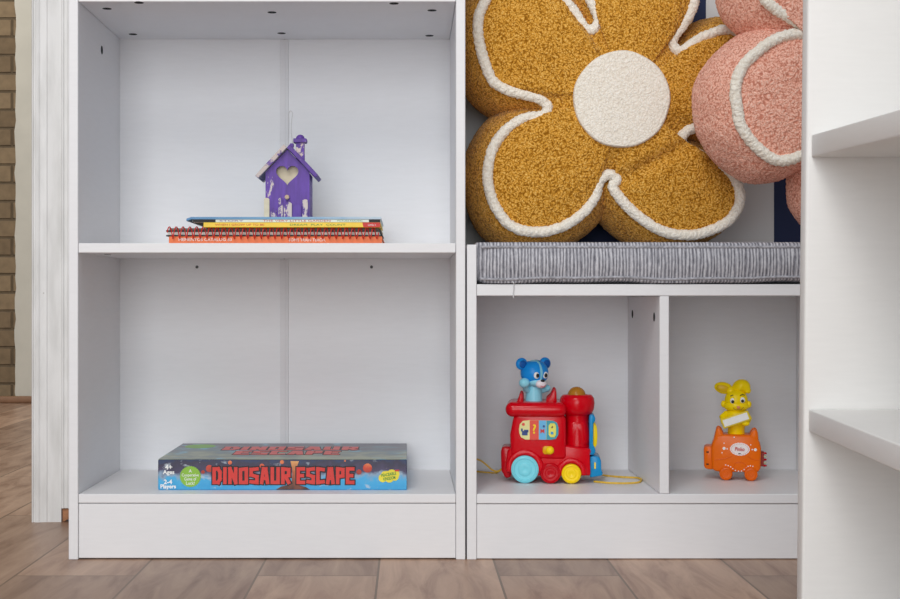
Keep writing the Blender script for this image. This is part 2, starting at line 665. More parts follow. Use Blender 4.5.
prism(bm, [(cx(61.2), 0), (cx(61.2), zlow - .0005), (cx(77), zlow - .0005), (cx(77), 0.004), (cx(66), 0.003), (cx(63.5), 0.0)], CY + .006, WY - .001, 0.0015)
structure(obj('trim_2', bm, plain('bare_broken_wood', (168, 118, 84), 0.8, var=0.25, nscale=120, bmp=0.4)))
# jamb behind the casing closes the end of the wall
bm = BM()
box(bm, (cx(31) + .002, WY, 0), (-0.50, WY + 0.10, 2.15))
structure(obj('trim_3', bm, M_TRIM, smooth=False))


# ------------------------------------------------------------------ bookcase
def xf(p):
    return (p - 408) * 0.00125


def zf(p):
    return ZC + (300 - p) * 0.00125


DEP = 0.2455
ZSH = zf(494.2)        # top of the bottom shelves
ZMID = zf(243.1)       # top of the middle shelf


def holes(parent, pts, axis, o):
    """small dark cam holes, each a shallow disc set on a panel face"""
    for (x, y, z) in pts:
        bm = BM()
        r = 0.0058 if (axis == 'X' or z > 0.6) else 0.0045
        seg = 16
        vs = []
        for k in range(seg):
            a = 2 * math.pi * k / seg
            if axis == 'Z':
                vs.append((x + r * math.cos(a) - o[0], y + r * math.sin(a) - o[1], z - o[2]))
            else:
                vs.append((x - o[0], y + r * math.cos(a) - o[1], z + r * math.sin(a) - o[2]))
        f = bm.faces.new([bm.verts.new(v) for v in vs])
        d = {'Z': Vector((0, 0, 0.0006)), 'X': Vector((0.0006, 0, 0))}[axis]
        r_ = bmesh.ops.extrude_face_region(bm, geom=[f])
        for v in r_['geom']:
            if isinstance(v, bmesh.types.BMVert):
                v.co -= d
        for v in bm.verts:
            v.co += d * 0.5
        obj('peg_hole', bm, M_HOLE, parent, smooth=False)


def bpart(name, a, b, mat, parent, o, bev=0.0007, label=None):
    bm = BM()
    box(bm, [a[i] - o[i] for i in range(3)], [b[i] - o[i] for i in range(3)], bev, 1)
    return obj(name, bm, mat, parent, smooth=False, label=label)


o = (xf(267), 0.12, 0.0)
bk = thing('bookcase', 'tall white laminate bookcase holding the books and board game, left of the bench', 'bookcase', o)
TOP = 1.06
bpart('side_panel', (xf(68.6), 0, 0), (xf(78), DEP, TOP), M_LAM, bk, o)
bpart('side_panel', (xf(456), 0, 0), (xf(465.3), DEP, TOP), M_LAM, bk, o)
G = 0.0004
xa, xb = xf(78) + G, xf(456) - G
bpart('shelf', (xa, 0.001, zf(503.2)), (xb, DEP, ZSH), M_LAM, bk, o)
bpart('shelf', (xa, 0.0005, zf(252.8)), (xb, DEP, ZMID), M_LAM, bk, o)
ZT = zf(1.5)
bpart('shelf', (xa, 0.0005, ZT), (xb, DEP, ZT + 0.012), M_LAM, bk, o)
bpart('top_panel', (xa, 0.0005, TOP - 0.012), (xb, DEP, TOP), M_LAM, bk, o)
bpart('kick_panel', (xa, 0.002, 0.0015), (xb, 0.014, zf(503.2) - 0.0009), M_LAM, bk, o)
xj0, xj1 = (280 - 408) * (D0 + DEP) / F, (288.5 - 408) * (D0 + DEP) / F
bpart('back_panel', (xf(68.6), DEP + .0003, 0.01), ((xj0 + xj1) / 2 - .001, DEP + .0035, TOP), M_BACK, bk, o)
bpart('back_panel', ((xj0 + xj1) / 2 + .001, DEP + .0003, 0.01), (xf(465.3), DEP + .0035, TOP), M_BACK, bk, o)
for z0, z1 in ((ZSH, zf(252.8)), (ZMID, ZT), (ZT + 0.012, TOP - 0.012)):
    bm = BM()
    prism(bm, [(xj0, 0), (xj0 + .0003, -.0026), (xj0 + .0085, -.0026), (xj0 + .0088, -.0016), (xj1 - .0006, -.0016), (xj1, 0)], 0, 1)
    for v in bm.verts:
        x_, h_, y_ = v.co.x, v.co.y, v.co.z
        v.co = Vector((x_ - o[0], DEP + .0002 + y_ - o[1], z0 + .0005 + h_ * (z1 - z0 - .001) - o[2]))
    obj('joint_strip', bm, M_STRIP, bk, smooth=False)


def under(pxx, pyy, z):
    """point of a level underside at height z seen at a pixel"""
    d = (z - ZC) / ((300 - pyy) / F)
    return ((pxx - 408) * d / F, d - D0, z)


holes(bk, [under(a, b, ZT) for a, b in ((107, 8.6), (139, 2.6), (133, 34.2), (272, 12.3), (281.5, 33.2), (394, 3.4), (432, 10.3), (429.5, 35.6))], 'Z', o)
xs = xf(78)


def onside(pxx, pyy, x):
    d = x * F / (pxx - 408)
    return (x, d - D0, ZC + (300 - pyy) * d / F)


holes(bk, [onside(101.8, 50, xs)], 'X', o)
holes(bk, [under(107.5, 254.6, zf(252.8))], 'Z', o)
# two small screws in the backing just under the middle shelf
for a, b in ((197, 267), (371.5, 267)):
    p = px(a, b, DEP)
    bm = BM()
    lathe(bm, [(.0022, 0), (.0022, .001), (.0012, .0016)], (p[0] - o[0], DEP + .0003 - o[1], p[2] - o[2]), 'Y', 12)
    obj('screw_head', bm, plain('grey_screw', (95, 95, 98), 0.4, metal=0.6), bk)

# ------------------------------------------------------------------ storage bench
o = (xf(664), 0.12, 0.0)
bn = thing('storage_bench', 'low white bench with two open cubbies under the grey cushion', 'bench', o)
ZB = zf(284.2)
bpart('side_panel', (xf(467), 0, 0), (xf(476.6), DEP, zf(244.6)), M_LAM, bn, o)
bpart('side_panel', (xf(852.4), 0, 0), (xf(862), DEP, zf(244.6)), M_LAM, bn, o)
xa, xb = xf(476.6) + G, xf(852.4) - G
bpart('top_panel', (xa, 0.0005, zf(295.8)), (xb, DEP, ZB), M_LAM, bn, o)
bpart('bottom_shelf', (xa, 0.0005, zf(503.6)), (xb, DEP, ZSH), M_LAM, bn, o)
bpart('divider', (xf(659.8), 0.001, ZSH + G), (xf(669.2), DEP, zf(295.8) - G), M_LAM, bn, o)
bpart('kick_panel', (xa, 0.002, 0.0008), (xb, 0.014, zf(503.6) - 0.0009), M_LAM, bn, o)
bpart('back_panel', (xf(467), DEP + .0003, 0.01), (xf(862), DEP + .0035, zf(244.6)), M_BACK, bn, o)
holes(bn, [onside(632.5, 314, xf(659.8)), onside(654.2, 317, xf(659.8))], 'X', o)

# ------------------------------------------------------------------ cushion on the bench
M_WEAVE = woven()
cu = thing('bench_cushion', 'long grey woven box cushion with ribbed sides on top of the white bench', 'cushion', (xf(664), 0.12, ZB))
c0, c1 = xf(477.2) - xf(664), xf(851.5) - xf(664)
nx, H = 160, ZMID + 0.0015 - ZB
prof = []
for i in range(41):      # front face, from under the bottom edge to the top
    prof.append((-0.122 - 0.005 * math.sin(math.pi * i / 40), 0.0035 + (H - 0.006) * i / 40))
prof = [(0.10, 0.0012), (-0.08, 0.0012), (-0.114, 0.0016)] + prof + [(-0.118, H - .0006), (-0.112, H), (-0.05, H + .0006), (0.05, H + .0006), (0.115, H - .001), (0.121, H - .006), (0.122, 0.01), (0.117, 0.002)]
bm = BM()
rn = random.Random(5)
ph = [rn.uniform(0, 6.28) for _ in range(8)]
rings = []
for i in range(nx + 1):
    s = i / nx
    x = c0 + (c1 - c0) * s
    edge = min(s, 1 - s) * (c1 - c0)
    sq = 1 - 0.10 * math.exp(-edge / 0.008)
    sag = 0.0016 * (math.sin(9 * x * 3 + ph[0]) + 0.6 * math.sin(31 * x * 2 + ph[1])) * math.exp(-edge * 0)
    ring = []
    for (yy, zz) in prof:
        z_ = zz
        if zz < H * 0.4 and yy < -0.1:
            z_ = max(0.0006, zz + sag * (1 - zz / (H * 0.4)))
        if edge < 0.012 and z_ < H * .35 and yy < -.1:
            z_ += 0.0045 * (1 - edge / 0.012)
        ring.append(bm.verts.new((x, yy * sq, z_)))
    rings.append(ring)
for a, b in zip(rings[:-1], rings[1:]):
    for k in range(len(prof)):
        j = (k + 1) % len(prof)
        bm.faces.new((a[k], a[j], b[j], b[k]))
bm.faces.new(rings[0]); bm.faces.new(rings[-1])
obj('cushion_body', bm, M_WEAVE, cu, angle=60)
M_PIPE = plain('grey_piping', (166, 166, 173), 0.9, var=0.35, nscale=260, bmp=0.5)
for zz, dz in ((H - 0.0065, 0.0), (0.0075, 1.0)):
    pts = []
    for i in range(121):
        x = c0 + 0.004 + (c1 - c0 - 0.008) * i / 120
        sag = 0.0010 * (math.sin(9 * x * 3 + ph[0]) + 0.6 * math.sin(31 * x * 2 + ph[1])) * dz
        f_ = (zz - 0.0035) / (H - 0.006)
        pts.append((x, -0.122 - 0.005 * math.sin(math.pi * f_) - 0.0002, zz + sag))
    bm = BM()
    tube(bm, pts, 0.0017, 8)
    obj('piping', bm, M_PIPE, cu)
xt = (xf(513.3) - xf(664))
bm = BM()
tube(bm, spline([(xt - .003, -0.121, 0.004), (xt, -0.1245, 0.002), (xt + .0003, -0.1228, -0.004), (xt - .0003, -0.1225, -0.012), (xt, -0.1228, -0.0175)], 24), 0.0006, 6)
obj('loose_thread', bm, plain('pale_thread', (214, 214, 216), 0.9), cu)


# ------------------------------------------------------------------ flower cushions
def worley(P, cell, seed=0):
    """distance to the nearest random feature point, vectorised"""
    Q = P / cell
    I = np.floor(Q).astype(np.int64)
    best = np.full(len(P), 9.0)
    for dx in (-1, 0, 1):
        for dy in (-1, 0, 1):
            for dz in (-1, 0, 1):
                J = I + np.array([dx, dy, dz])
                h = (J[:, 0] * 73856093) ^ (J[:, 1] * 19349663) ^ (J[:, 2] * 83492791) ^ (seed * 7919)
                h = h & 0x7fffffff
                r1 = ((h * 1103515245 + 12345) & 0x7fffffff)
                r2 = ((r1 * 1103515245 + 12345) & 0x7fffffff)
                r3 = ((r2 * 1103515245 + 12345) & 0x7fffffff)
                Fp = J + np.stack([r1, r2, r3], 1) / float(0x7fffffff)
                d = np.linalg.norm(Q - Fp, axis=1)
                best = np.minimum(best, d)
    return best


def grid_mesh(name, V, rows, cols, closed_cols=True, cap=None):
    me = bpy.data.meshes.new(name)
    r, c = np.meshgrid(np.arange(rows - 1), np.arange(cols if closed_cols else cols - 1), indexing='ij')
    c2 = (c + 1) % cols
    Fq = np.stack([r * cols + c, r * cols + c2, (r + 1) * cols + c2, (r + 1) * cols + c], -1).reshape(-1, 4)
    me.vertices.add(len(V))
    me.vertices.foreach_set('co', V.astype(np.float32).ravel())
    me.loops.add(Fq.size)
    me.loops.foreach_set('vertex_index', Fq.astype(np.int32).ravel())
    me.polygons.add(len(Fq))
    me.polygons.foreach_set('loop_start', np.arange(0, Fq.size, 4, dtype=np.int32))
    me.update(calc_edges=True)
    me.validate()
    return me


def vnormals(V, rows, cols):
    G_ = V.reshape(rows, cols, 3)
    du = np.roll(G_, -1, 1) - np.roll(G_, 1, 1)
    dv = np.gradient(G_, axis=0)
    n = np.cross(dv, du)
    l = np.linalg.norm(n, axis=2, keepdims=True)
    n = n / np.maximum(l, 1e-9)
    return n.reshape(-1, 3)


def flower(parent, outline, centre, yf, T, B, skew, dome, base, m_body, m_pipe, disc_r, zmin, creases=(), NC=1300, seed=0, pipe_r=0.0071, xmin=-9.0, flat=(1.0, 0.0, 0.0)):
    k = (D0 + yf) / F
    O = spline(outline, NC, True)
    X = np.stack([(O[:, 0] - 408) * k, ZC + (300 - O[:, 1]) * k], 1)
    c = np.array([(centre[0] - 408) * k, ZC + (300 - centre[1]) * k])
    area2 = np.sum(X[:, 0] * np.roll(X[:, 1], -1) - np.roll(X[:, 0], -1) * X[:, 1])
    if area2 < 0:
        X = X[::-1].copy()
    # smooth outward normals
    w = 5
    tan = np.roll(X, -w, 0) - np.roll(X, w, 0)
    tan /= np.maximum(np.linalg.norm(tan, axis=1, keepdims=True), 1e-9)
    nrm = np.stack([tan[:, 1], -tan[:, 0]], 1)
    base = np.array(base)

    def height(t):
        return dome * (1 - t ** 3.2)

    rows = []
    NF = 95
    for i in range(NF):
        t = (i / (NF - 1))
        t = 0.02 + 0.98 * t
        xz = c + t * (X - c)
        y = yf - height(np.full(NC, t))
        for (p, q, depth, wid) in creases:
            P_ = np.array([(p[0] - 408) * k, ZC + (300 - p[1]) * k]); Q_ = np.array([(q[0] - 408) * k, ZC + (300 - q[1]) * k])
            d = Q_ - P_
            s = np.clip(((xz - P_) @ d) / (d @ d), 0, 1)
            dist = np.linalg.norm(xz - (P_ + s[:, None] * d), axis=1)
            y = y + depth * np.exp(-(dist / wid) ** 2) * (0.4 + 0.6 * np.sin(np.pi * np.clip(s, 0.05, 0.95)))
        rows.append(np.stack([xz[:, 0], y, xz[:, 1]], 1))
    NG = 60
    for i in range(1, NG):
        s = i / NG
        off = B * math.sin(math.pi * min(s, 1)) ** 0.7
        xz = X + nrm * (off * (1 - flat[2] * np.clip(nrm @ np.array(flat[:2]), 0, 1) * (X[:, 0] > c[0])))[:, None]
        xz[:, 0] -= skew * s
        xz[:, 1] = np.maximum(xz[:, 1], zmin)
        rows.append(np.stack([xz[:, 0], np.full(NC, yf + T * s), xz[:, 1]], 1))
    NB = 40
    for i in range(NB):
        t = 1 - 0.98 * i / (NB - 1)
        xz = c + t * (X - c)
        xz[:, 0] -= skew
        rows.append(np.stack([xz[:, 0], yf + T + 0.25 * height(np.full(NC, t)), np.maximum(xz[:, 1], zmin)], 1))
    R = len(rows)
    V = np.concatenate(rows, 0)
    n = vnormals(V, R, NC)
    cc = np.array([c[0], yf + T / 2, c[1]])
    if np.mean(np.sum(n * (V - cc), 1)) < 0:
        n = -n
    d = worley(V, 0.0036, seed)
    big = worley(V, 0.045, seed + 3)
    V2 = V + n * ((0.55 - d) * 0.0021 + (0.5 - big) * 0.003)[:, None]
    V2[:, 2] = np.maximum(V2[:, 2], zmin)
    V2[:, 0] = np.maximum(V2[:, 0], xmin)
    me = grid_mesh('cushion_body', V2 - base, R, NC)
    link('cushion_body', me, m_body, parent, angle=None)
    # piping along the front seam
    NP, SG = 1500, 22
    Xp = spline(np.concatenate([X, np.full((NC, 1), yf - 0.0005)], 1)[::3], NP, True)
    tan = np.roll(Xp, -4, 0) - np.roll(Xp, 4, 0)
    tan /= np.linalg.norm(tan, axis=1, keepdims=True)
    nn = np.stack([tan[:, 1], -tan[:, 0]], 1)
    ang = np.arange(SG) / SG * 2 * np.pi
    rad = pipe_r
    P3 = np.zeros((NP, SG, 3))
    P3[:, :, 0] = Xp[:, None, 0] + nn[:, None, 0] * np.cos(ang) * rad
    P3[:, :, 2] = Xp[:, None, 1] + nn[:, None, 1] * np.cos(ang) * rad
    P3[:, :, 1] = Xp[:, None, 2] - np.sin(ang) * rad - 0.002
    cen = np.stack([Xp[:, 0], Xp[:, 2] - 0.002, Xp[:, 1]], 1)[:, None, :]
    dirn = (P3 - cen) / rad
    dd = worley(P3.reshape(-1, 3), 0.0040, seed + 9).reshape(NP, SG)
    P3 = P3 + dirn * ((0.5 - dd) * 0.0026)[:, :, None]
    V3 = np.concatenate([P3.reshape(-1, 3), P3[:1].reshape(-1, 3)], 0) - base
    me = grid_mesh('piping', V3, NP + 1, SG)
    link('piping', me, m_pipe, parent, angle=None, label='fluffy cream piping along the petal edges')
    # round patch in the middle
    if disc_r:
        ang0 = np.arctan2(X[:, 1] - c[1], X[:, 0] - c[0])
        rad0 = np.linalg.norm(X - c, axis=1)
        order = np.argsort(ang0)
        A = 260
        th = np.linspace(-np.pi, np.pi, A, endpoint=False)
        rout = np.interp(th, ang0[order], rad0[order], period=2 * np.pi)
        ker = np.hanning(61); ker /= ker.sum()
        rout = np.convolve(np.concatenate([rout[-30:], rout, rout[:30]]), ker, 'valid')
        rws = []
        for u in list(np.linspace(0.01, 0.97, 70)) + [0.985, 1.0, 1.0]:
            rr_ = disc_r * k * u * (1 + 0.006 * np.sin(5 * th) + 0.004 * np.sin(9 * th + 1))
            t = np.clip(rr_ / rout, 0, 1)
            lift = 0.0062 if u < 0.98 else (0.0052 if u < 0.99 else 0.003)
            kd = (D0 + yf - dome - lift) / (D0 + yf)
            rws.append(np.stack([(c[0] + rr_ * np.cos(th)) * kd, yf - height(t) - lift, ZC + (c[1] + rr_ * np.sin(th) - ZC) * kd], 1))
        rws[-1][:, 1] += 0.006
        V4 = np.concatenate(rws, 0)
        dq = worley(V4, 0.0042, seed + 21)
        V4[:, 1] += (dq - 0.5) * 0.0008
        me = grid_mesh('centre_patch', V4 - base, len(rws), A)
        link('centre_patch', me, m_pipe, parent, angle=None, label='round cream centre')


M_CREAMFUR = teddy('cream_fleece', (253, 247, 234), (238, 230, 215), (255, 252, 245), 340)
M_MUST = teddy('mustard_boucle', (230, 168, 66), (152, 98, 16), (252, 212, 128), 400)
M_PINK = teddy('pink_boucle', (255, 194, 172), (208, 134, 112), (255, 226, 210), 400)
must = [(486, 0), (479, 16), (478, 32), (480, 46), (485, 64), (492, 80), (502, 88), (516, 93), (532, 96.5), (543, 101), (547.5, 108.5), (542, 116), (525, 118.5),
        (506, 130), (493, 148), (488, 168), (488.5, 186), (496, 208), (511, 226), (534, 232), (559, 228), (582, 213.5), (594.5, 197), (599, 182), (608, 174.5),
        (616.5, 179.5), (613, 188), (627, 206.5), (648, 223.6), (668, 233), (691, 235), (714, 229), (730, 219), (739, 203), (738.5, 188), (731, 175), (716, 163.5), (701, 156),
        (688, 149.5), (682, 144.5), (681, 138), (685, 132.5), (694, 128), (716, 124), (740, 110), (753, 88), (755, 62), (749, 42), (738, 32.5), (725, 30), (710, 34.5), (696, 41), (686, 49), (678, 51.5), (672, 44),
        (674, 36), (682, 26), (690, 13), (695, -4), (697, -30), (685, -55), (657, -70), (625, -68), (601, -53), (589, -28), (589, -4), (597, 14), (598, 24), (590, 31),
        (582, 25), (573, 11), (562, -2), (547, -19), (525, -28), (503, -22), (491, -9)]
b1 = (0.29, 0.2, ZMID + .002)
f1 = thing('flower_cushion', 'mustard yellow flower shaped boucle cushion with round cream centre', 'cushion', b1)
flower(f1, must, (622, 99), 0.125, 0.145, 0.030, 0.004, 0.020, b1, M_MUST, M_CREAMFUR, 48.5, ZMID + 0.0032, xmin=xf(465.3) + .0008, flat=(0.94, -0.34, 0.72),
       creases=(((606, 188), (684, 146), 0.010, 0.011), ((624, 176), (676, 140), -0.003, 0.012)), seed=1)
pink = [(812, 34), (801, 34.5), (788, 35.5), (772, 41.5), (756, 53), (743, 66), (736.5, 80), (735, 96), (738, 116), (740, 125), (748, 138), (761, 151.5), (775, 160), (789, 160), (801, 154.5), (818, 146),
        (830, 150), (834, 165), (834, 182), (836, 199), (849, 213), (868, 216), (888, 209), (899, 195), (904, 175), (901, 160), (905, 146), (918, 150), (945, 150), (966, 132), (974, 104), (962, 76),
        (932, 60), (908, 54), (906, 46), (916, 36), (936, 15), (945, -14), (934, -44), (906, -60), (878, -50), (866, -22), (856, 2), (849, 4), (847, -16), (846, -38), (834, -62), (810, -78), (784, -80),
        (768, -62), (760, -38), (760, -16), (765, 0), (776, 10), (788, 17), (800, 24.5)]
b2 = (0.57, 0.05, ZMID + .002)
f2 = thing('flower_cushion', 'dusty pink flower shaped boucle cushion partly hidden behind the near white shelf unit', 'cushion', b2)
flower(f2, pink, (862, 86), -0.012, 0.104, 0.0240, 0.024, 0.016, b2, M_PINK, M_CREAMFUR, 42, ZMID + 0.0032, NC=1000, seed=5)

# ------------------------------------------------------------------ books on the middle shelf
def book(name, label, x0, x1, z0, z1, y0, depth, m_cover, m_page, bev=0.0008):
    b = ((x0 + x1) / 2, y0 + depth / 2, z0)
    t = thing(name, label, 'book', b)
    hw, hd, h = (x1 - x0) / 2, depth / 2, z1 - z0
    th = min(0.0009, h * 0.22)
    bm = BM()
    box(bm, (-hw, -hd, 0), (hw, hd, th), th * .3, 1)
    box(bm, (-hw, -hd, h - th), (hw, hd, h), th * .3, 1)
    box(bm, (-hw, -hd, th * .5), (hw, -hd + .0012, h - th * .5), th * .3, 1)
    obj('cover', bm, m_cover, t)
    bm = BM()
    box(bm, (-hw + .002, -hd + .0014, th + .0001), (hw - .002, hd - .002, h - th - .0001))
    obj('page_block', bm, m_page, t, smooth=False)
    return t, hw, hd, h


def spine_text(t, body, xc, zc, size, hd, mat, width=None, name='spine_lettering', label=None):
    bm = text_bm(body, size, 0.0002, 0.0, width)
    bmesh.ops.translate(bm, verts=bm.verts, vec=(xc, -hd - 0.00015, zc))
    return obj(name, bm, mat, t, smooth=False, label=label)


M_PAGE = plain('page_paper', (232, 228, 216), 0.9)
M_WHITE = plain('white_ink', (244, 244, 242), 0.6, var=0.02)
M_BLACK = plain('black_ink', (24, 22, 24), 0.6)
KB = 0.001262
BY = 0.016


def xb_(p, y=BY):
    return (p - 408) * (D0 + y) / F


def zb_(p, y=BY):
    return ZC + (300 - p) * (D0 + y) / F


Z0 = ZMID + 0.0002
Z1 = zb_(236.2)
t, hw, hd, h = book('book', 'orange paperback with white spine lettering, at the bottom of the book stack', xb_(168), xb_(382), Z0, Z1, BY + .006, 0.2, plain('orange_cover', (232, 116, 60), 0.5), M_PAGE)
spine_text(t, 'MEMENTOS CATALOG 83', xb_(204.5) - t.location.x, h * .55, 0.0052, hd, M_WHITE, 0.067)
spine_text(t, "TOM'S TRAIN TEACH.", xb_(306.5) - t.location.x, h * .5, 0.0052, hd, M_WHITE, 0.047)

# wire-bound notebook
Z2 = zb_(227.6)
nb = thing('spiral_notebook', 'wire bound notebook with red coil and dark covers, on the orange book', 'notebook', ((xb_(165) + xb_(381)) / 2, BY + .106, Z1 + .0002))
hw, H_ = (xb_(381) - xb_(165)) / 2, Z2 - Z1 - .0004
M_CHAR = plain('charcoal_cover', (52, 50, 50), 0.5)
YN = -0.099
for z0, z1 in ((0, .0018), (H_ - .0048, H_ - .0026)):
    bm = BM(); box(bm, (-hw, YN, z0), (hw, 0.1, z1), .0003, 1); obj('cover', bm, M_CHAR, nb)
bm = BM(); box(bm, (-hw + .002, YN + .0008, .0020), (hw - .002, 0.098, H_ - .005)); obj('page_block', bm, plain('grey_white_pages', (214, 212, 206), 0.9, var=0.2, nscale=200), nb, smooth=False)
bm = BM(); box(bm, (-hw + .004, YN + .001, H_ - .0025), (hw - .003, 0.098, H_ - .0001), .0003, 1); obj('pocket_sheet', bm, plain('grey_card', (120, 112, 104), 0.7), nb)
pts = []
turns = 31
for i in range(turns * 14 + 1):
    a = 2 * math.pi * i / 14
    x = -hw + 0.003 + (2 * hw - 0.006) * i / (turns * 14)
    y_ = YN - 0.0040 - 0.0046 * math.cos(a)
    z_ = H_ * .42 + 0.0074 * math.sin(a)
    if y_ > YN - 0.0006:
        z_ = min(max(z_, 0.001), H_ - 0.001)
    pts.append((x, y_, z_))
bm = BM(); tube(bm, pts, 0.00075, 6)
obj('spiral_coil', bm, plastic('red_coil', (205, 45, 38)), nb)

Z3 = zb_(222.6)
t, hw, hd, h = book('book', 'thin bright yellow book with a red block on its spine, on the notebook', xb_(204), xb_(380.5), Z2 + .0002, Z3, BY - .0042, 0.186, plain('yellow_cover', (246, 208, 40), 0.4), M_PAGE)
M_GREEN = plain('green_ink', (70, 150, 70), 0.6)
M_REDINK = plain('red_ink', (206, 44, 36), 0.5)
spine_text(t, 'WHEN I GROW UP TO BE', xb_(240) - t.location.x, h * .5, 0.0036, hd, M_REDINK, 0.062)
spine_text(t, 'DREAM  PLAY  COUNT', xb_(318) - t.location.x, h * .5, 0.0034, hd, M_GREEN, 0.07)
bm = BM(); prism(bm, [(xb_(363.5) - t.location.x, .0001), (xb_(380.5) - t.location.x - .0002, .0001), (xb_(380.5) - t.location.x - .0002, h - .0001), (xb_(362.5) - t.location.x, h - .0001)], -hd - .0002, -hd + .0004)
obj('red_spine_block', bm, M_REDINK, t, smooth=False)
spine_text(t, 'LEVEL 2', xb_(372) - t.location.x, h * .45, 0.0030, hd + .0002, M_WHITE)

Z4 = zb_(219.6)
t, hw, hd, h = book('book', 'slim white book with black spine ends, third book from the top of the stack'.replace('third book from the top of the stack', 'between the yellow and the blue book'), xb_(193), xb_(380.5), Z3 + .0002, Z4, BY - .0040, 0.182, plain('white_green_cover', (226, 236, 226), 0.4), M_PAGE)
for a, b in ((193.2, 216), (369, 380.3)):
    bm = BM(); prism(bm, [(xb_(a) - t.location.x, .0001), (xb_(b) - t.location.x, .0001), (xb_(b) - t.location.x, h - .0001), (xb_(a) - t.location.x, h - .0001)], -hd - .0002, -hd + .0003)
    obj('black_spine_end', bm, M_BLACK, t, smooth=False, label='black spine end')
spine_text(t, 'THE VERY LITTLE GARDEN', xb_(297) - t.location.x, h * .5, 0.0030, hd, M_REDINK, 0.085)
spine_text(t, 'PICTURE READERS', xb_(350) - t.location.x, h * .5, 0.0024, hd, M_GREEN, 0.032)
spine_text(t, 'STORY', xb_(232) - t.location.x, h * .5, 0.0026, hd, plain('purple_ink', (120, 70, 150), 0.6), 0.03)

# limp blue booklet on top, its left end curling down a little
Z5 = zb_(217.0)
x0, x1 = xb_(187), xb_(381)
bb = thing('booklet', 'limp light blue booklet on top of the book stack, under the birdhouse', 'book', ((x0 + x1) / 2, BY + .089, Z4 + .0002))
hw, h = (x1 - x0) / 2, Z5 - Z4 - .0004


def sheet(bm, z0, z1, y0, y1, xl, xr):
    pts_hi, pts_lo = [], []
    for i in range(41):
        s = i / 40
        x = xl + (xr - xl) * s
        d = 0.0
        xe = x + hw
        if xe < 0.0065:
            d = -0.0022 * ((0.0065 - xe) / 0.0065) ** 2
        pts_hi.append((x, z1 + d)); pts_lo.append((x, z0 + d))
    return prism(bm, pts_hi + pts_lo[::-1], y0, y1)


bm = BM(); sheet(bm, 0, h * .3, -.094, .09, -hw, hw); sheet(bm, h * .72, h, -.094, .09, -hw, hw); sheet(bm, h * .2, h * .8, -.094, -.0928, -hw, hw)
obj('cover', bm, printed_art('blue_cover', [(0, s2l((70, 140, 195))), (0.5, s2l((110, 175, 220))), (1, s2l((205, 225, 240)))], 0, -hw, hw, 50, 0.5), bb, smooth=False)
bm = BM(); sheet(bm, h * .31, h * .71, -.0927, .088, -hw + .001, hw - .001)
obj('page_block', bm, M_PAGE, bb, smooth=False)

# ------------------------------------------------------------------ birdhouse
HY = 0.075
KH = (D0 + HY) / F
hx0 = (287.3 - 408) * KH
bh = thing('birdhouse', 'small worn purple wooden birdhouse with heart hole, on the book stack', 'birdhouse', (hx0, HY + .028, Z5 + .0002))


def H2(a, b):
    return ((a - 287.3) * KH, ZC + (300 - b) * KH - bh.location.z)


zb = 0.0
M_PUR = worn_paint('worn_purple_paint', (98, 62, 158), (222, 208, 200), 0.66)
M_PUR2 = worn_paint('very_worn_purple_paint', (96, 60, 150), (216, 200, 192), 0.47, (90, 90, 50))
M_RAW = plain('raw_pale_wood', (226, 214, 186), 0.8, var=0.08, nscale=90)
M_ROOFW = worn_paint('flaking_roof_paint', (104, 74, 150), (206, 192, 186), 0.40, (60, 40, 60))
M_ROOFP = worn_paint('purple_roof_paint', (92, 58, 150), (206, 192, 186), 0.60, (60, 40, 60))
xl, zl = H2(265.5, 172.3)
xr, _ = H2(309.5, 174)
xa_, za = H2(287.3, 149.5)
th = 0.004
# front wall with a real heart-shaped hole
cu2 = bpy.data.curves.new('front', 'CURVE')
cu2.dimensions = '2D'
cu2.fill_mode = 'BOTH'
cu2.extrude = th / 2


def poly(pts):
    s = cu2.splines.new('POLY')
    s.points.add(len(pts) - 1)
    for p_, q in zip(s.points, pts):
        p_.co = (q[0], q[1], 0, 1)
    s.use_cyclic_u = True


poly([(xl, 0), (xr, 0), (xr, zl), (xa_, za), (xl, zl)])
hc = H2(287.2, 175.5)
hp = []
for i in range(48):
    a = 2 * math.pi * i / 48
    hx_ = 16 * math.sin(a) ** 3
    hz_ = 13 * math.cos(a) - 5 * math.cos(2 * a) - 2 * math.cos(3 * a) - math.cos(4 * a)
    hp.append((hc[0] + hx_ * 11.2 / 16 * KH, hc[1] + hz_ * 9.9 / 14.5 * KH + .002))
poly(hp)
oo = bpy.data.objects.new('front', cu2)
COL.objects.link(oo)
me = bpy.data.meshes.new_from_object(oo.evaluated_get(bpy.context.evaluated_depsgraph_get()))
bpy.data.objects.remove(oo)
bm = BM(); bm.from_mesh(me); bpy.data.meshes.remove(me)
for v in bm.verts:
    v.co = Vector((v.co.x, -0.028 + th / 2 - v.co.z, v.co.y))
obj('front_wall', bm, M_PUR, bh, smooth=False)
bm = BM()
box(bm, (xl, -0.0239, 0), (xl + .003, .028, zl - .0006), .0003, 1)
box(bm, (xr - .003, -0.0239, 0), (xr, .028, zl - .0006), .0003, 1)
box(bm, (xl + .0031, -0.0239, 0), (xr - .0031, .028, .004), .0003, 1)
obj('side_walls', bm, M_PUR, bh, smooth=False)
bm = BM()
prism(bm, [(xl + .0032, .0042), (xr - .0032, .0042), (xr - .0032, zl - .001), (xa_, za - .003), (xl + .0032, zl - .001)], -.0175, -.014)
obj('inner_board', bm, M_RAW, bh, smooth=False, label='pale bare wood inside the heart hole')
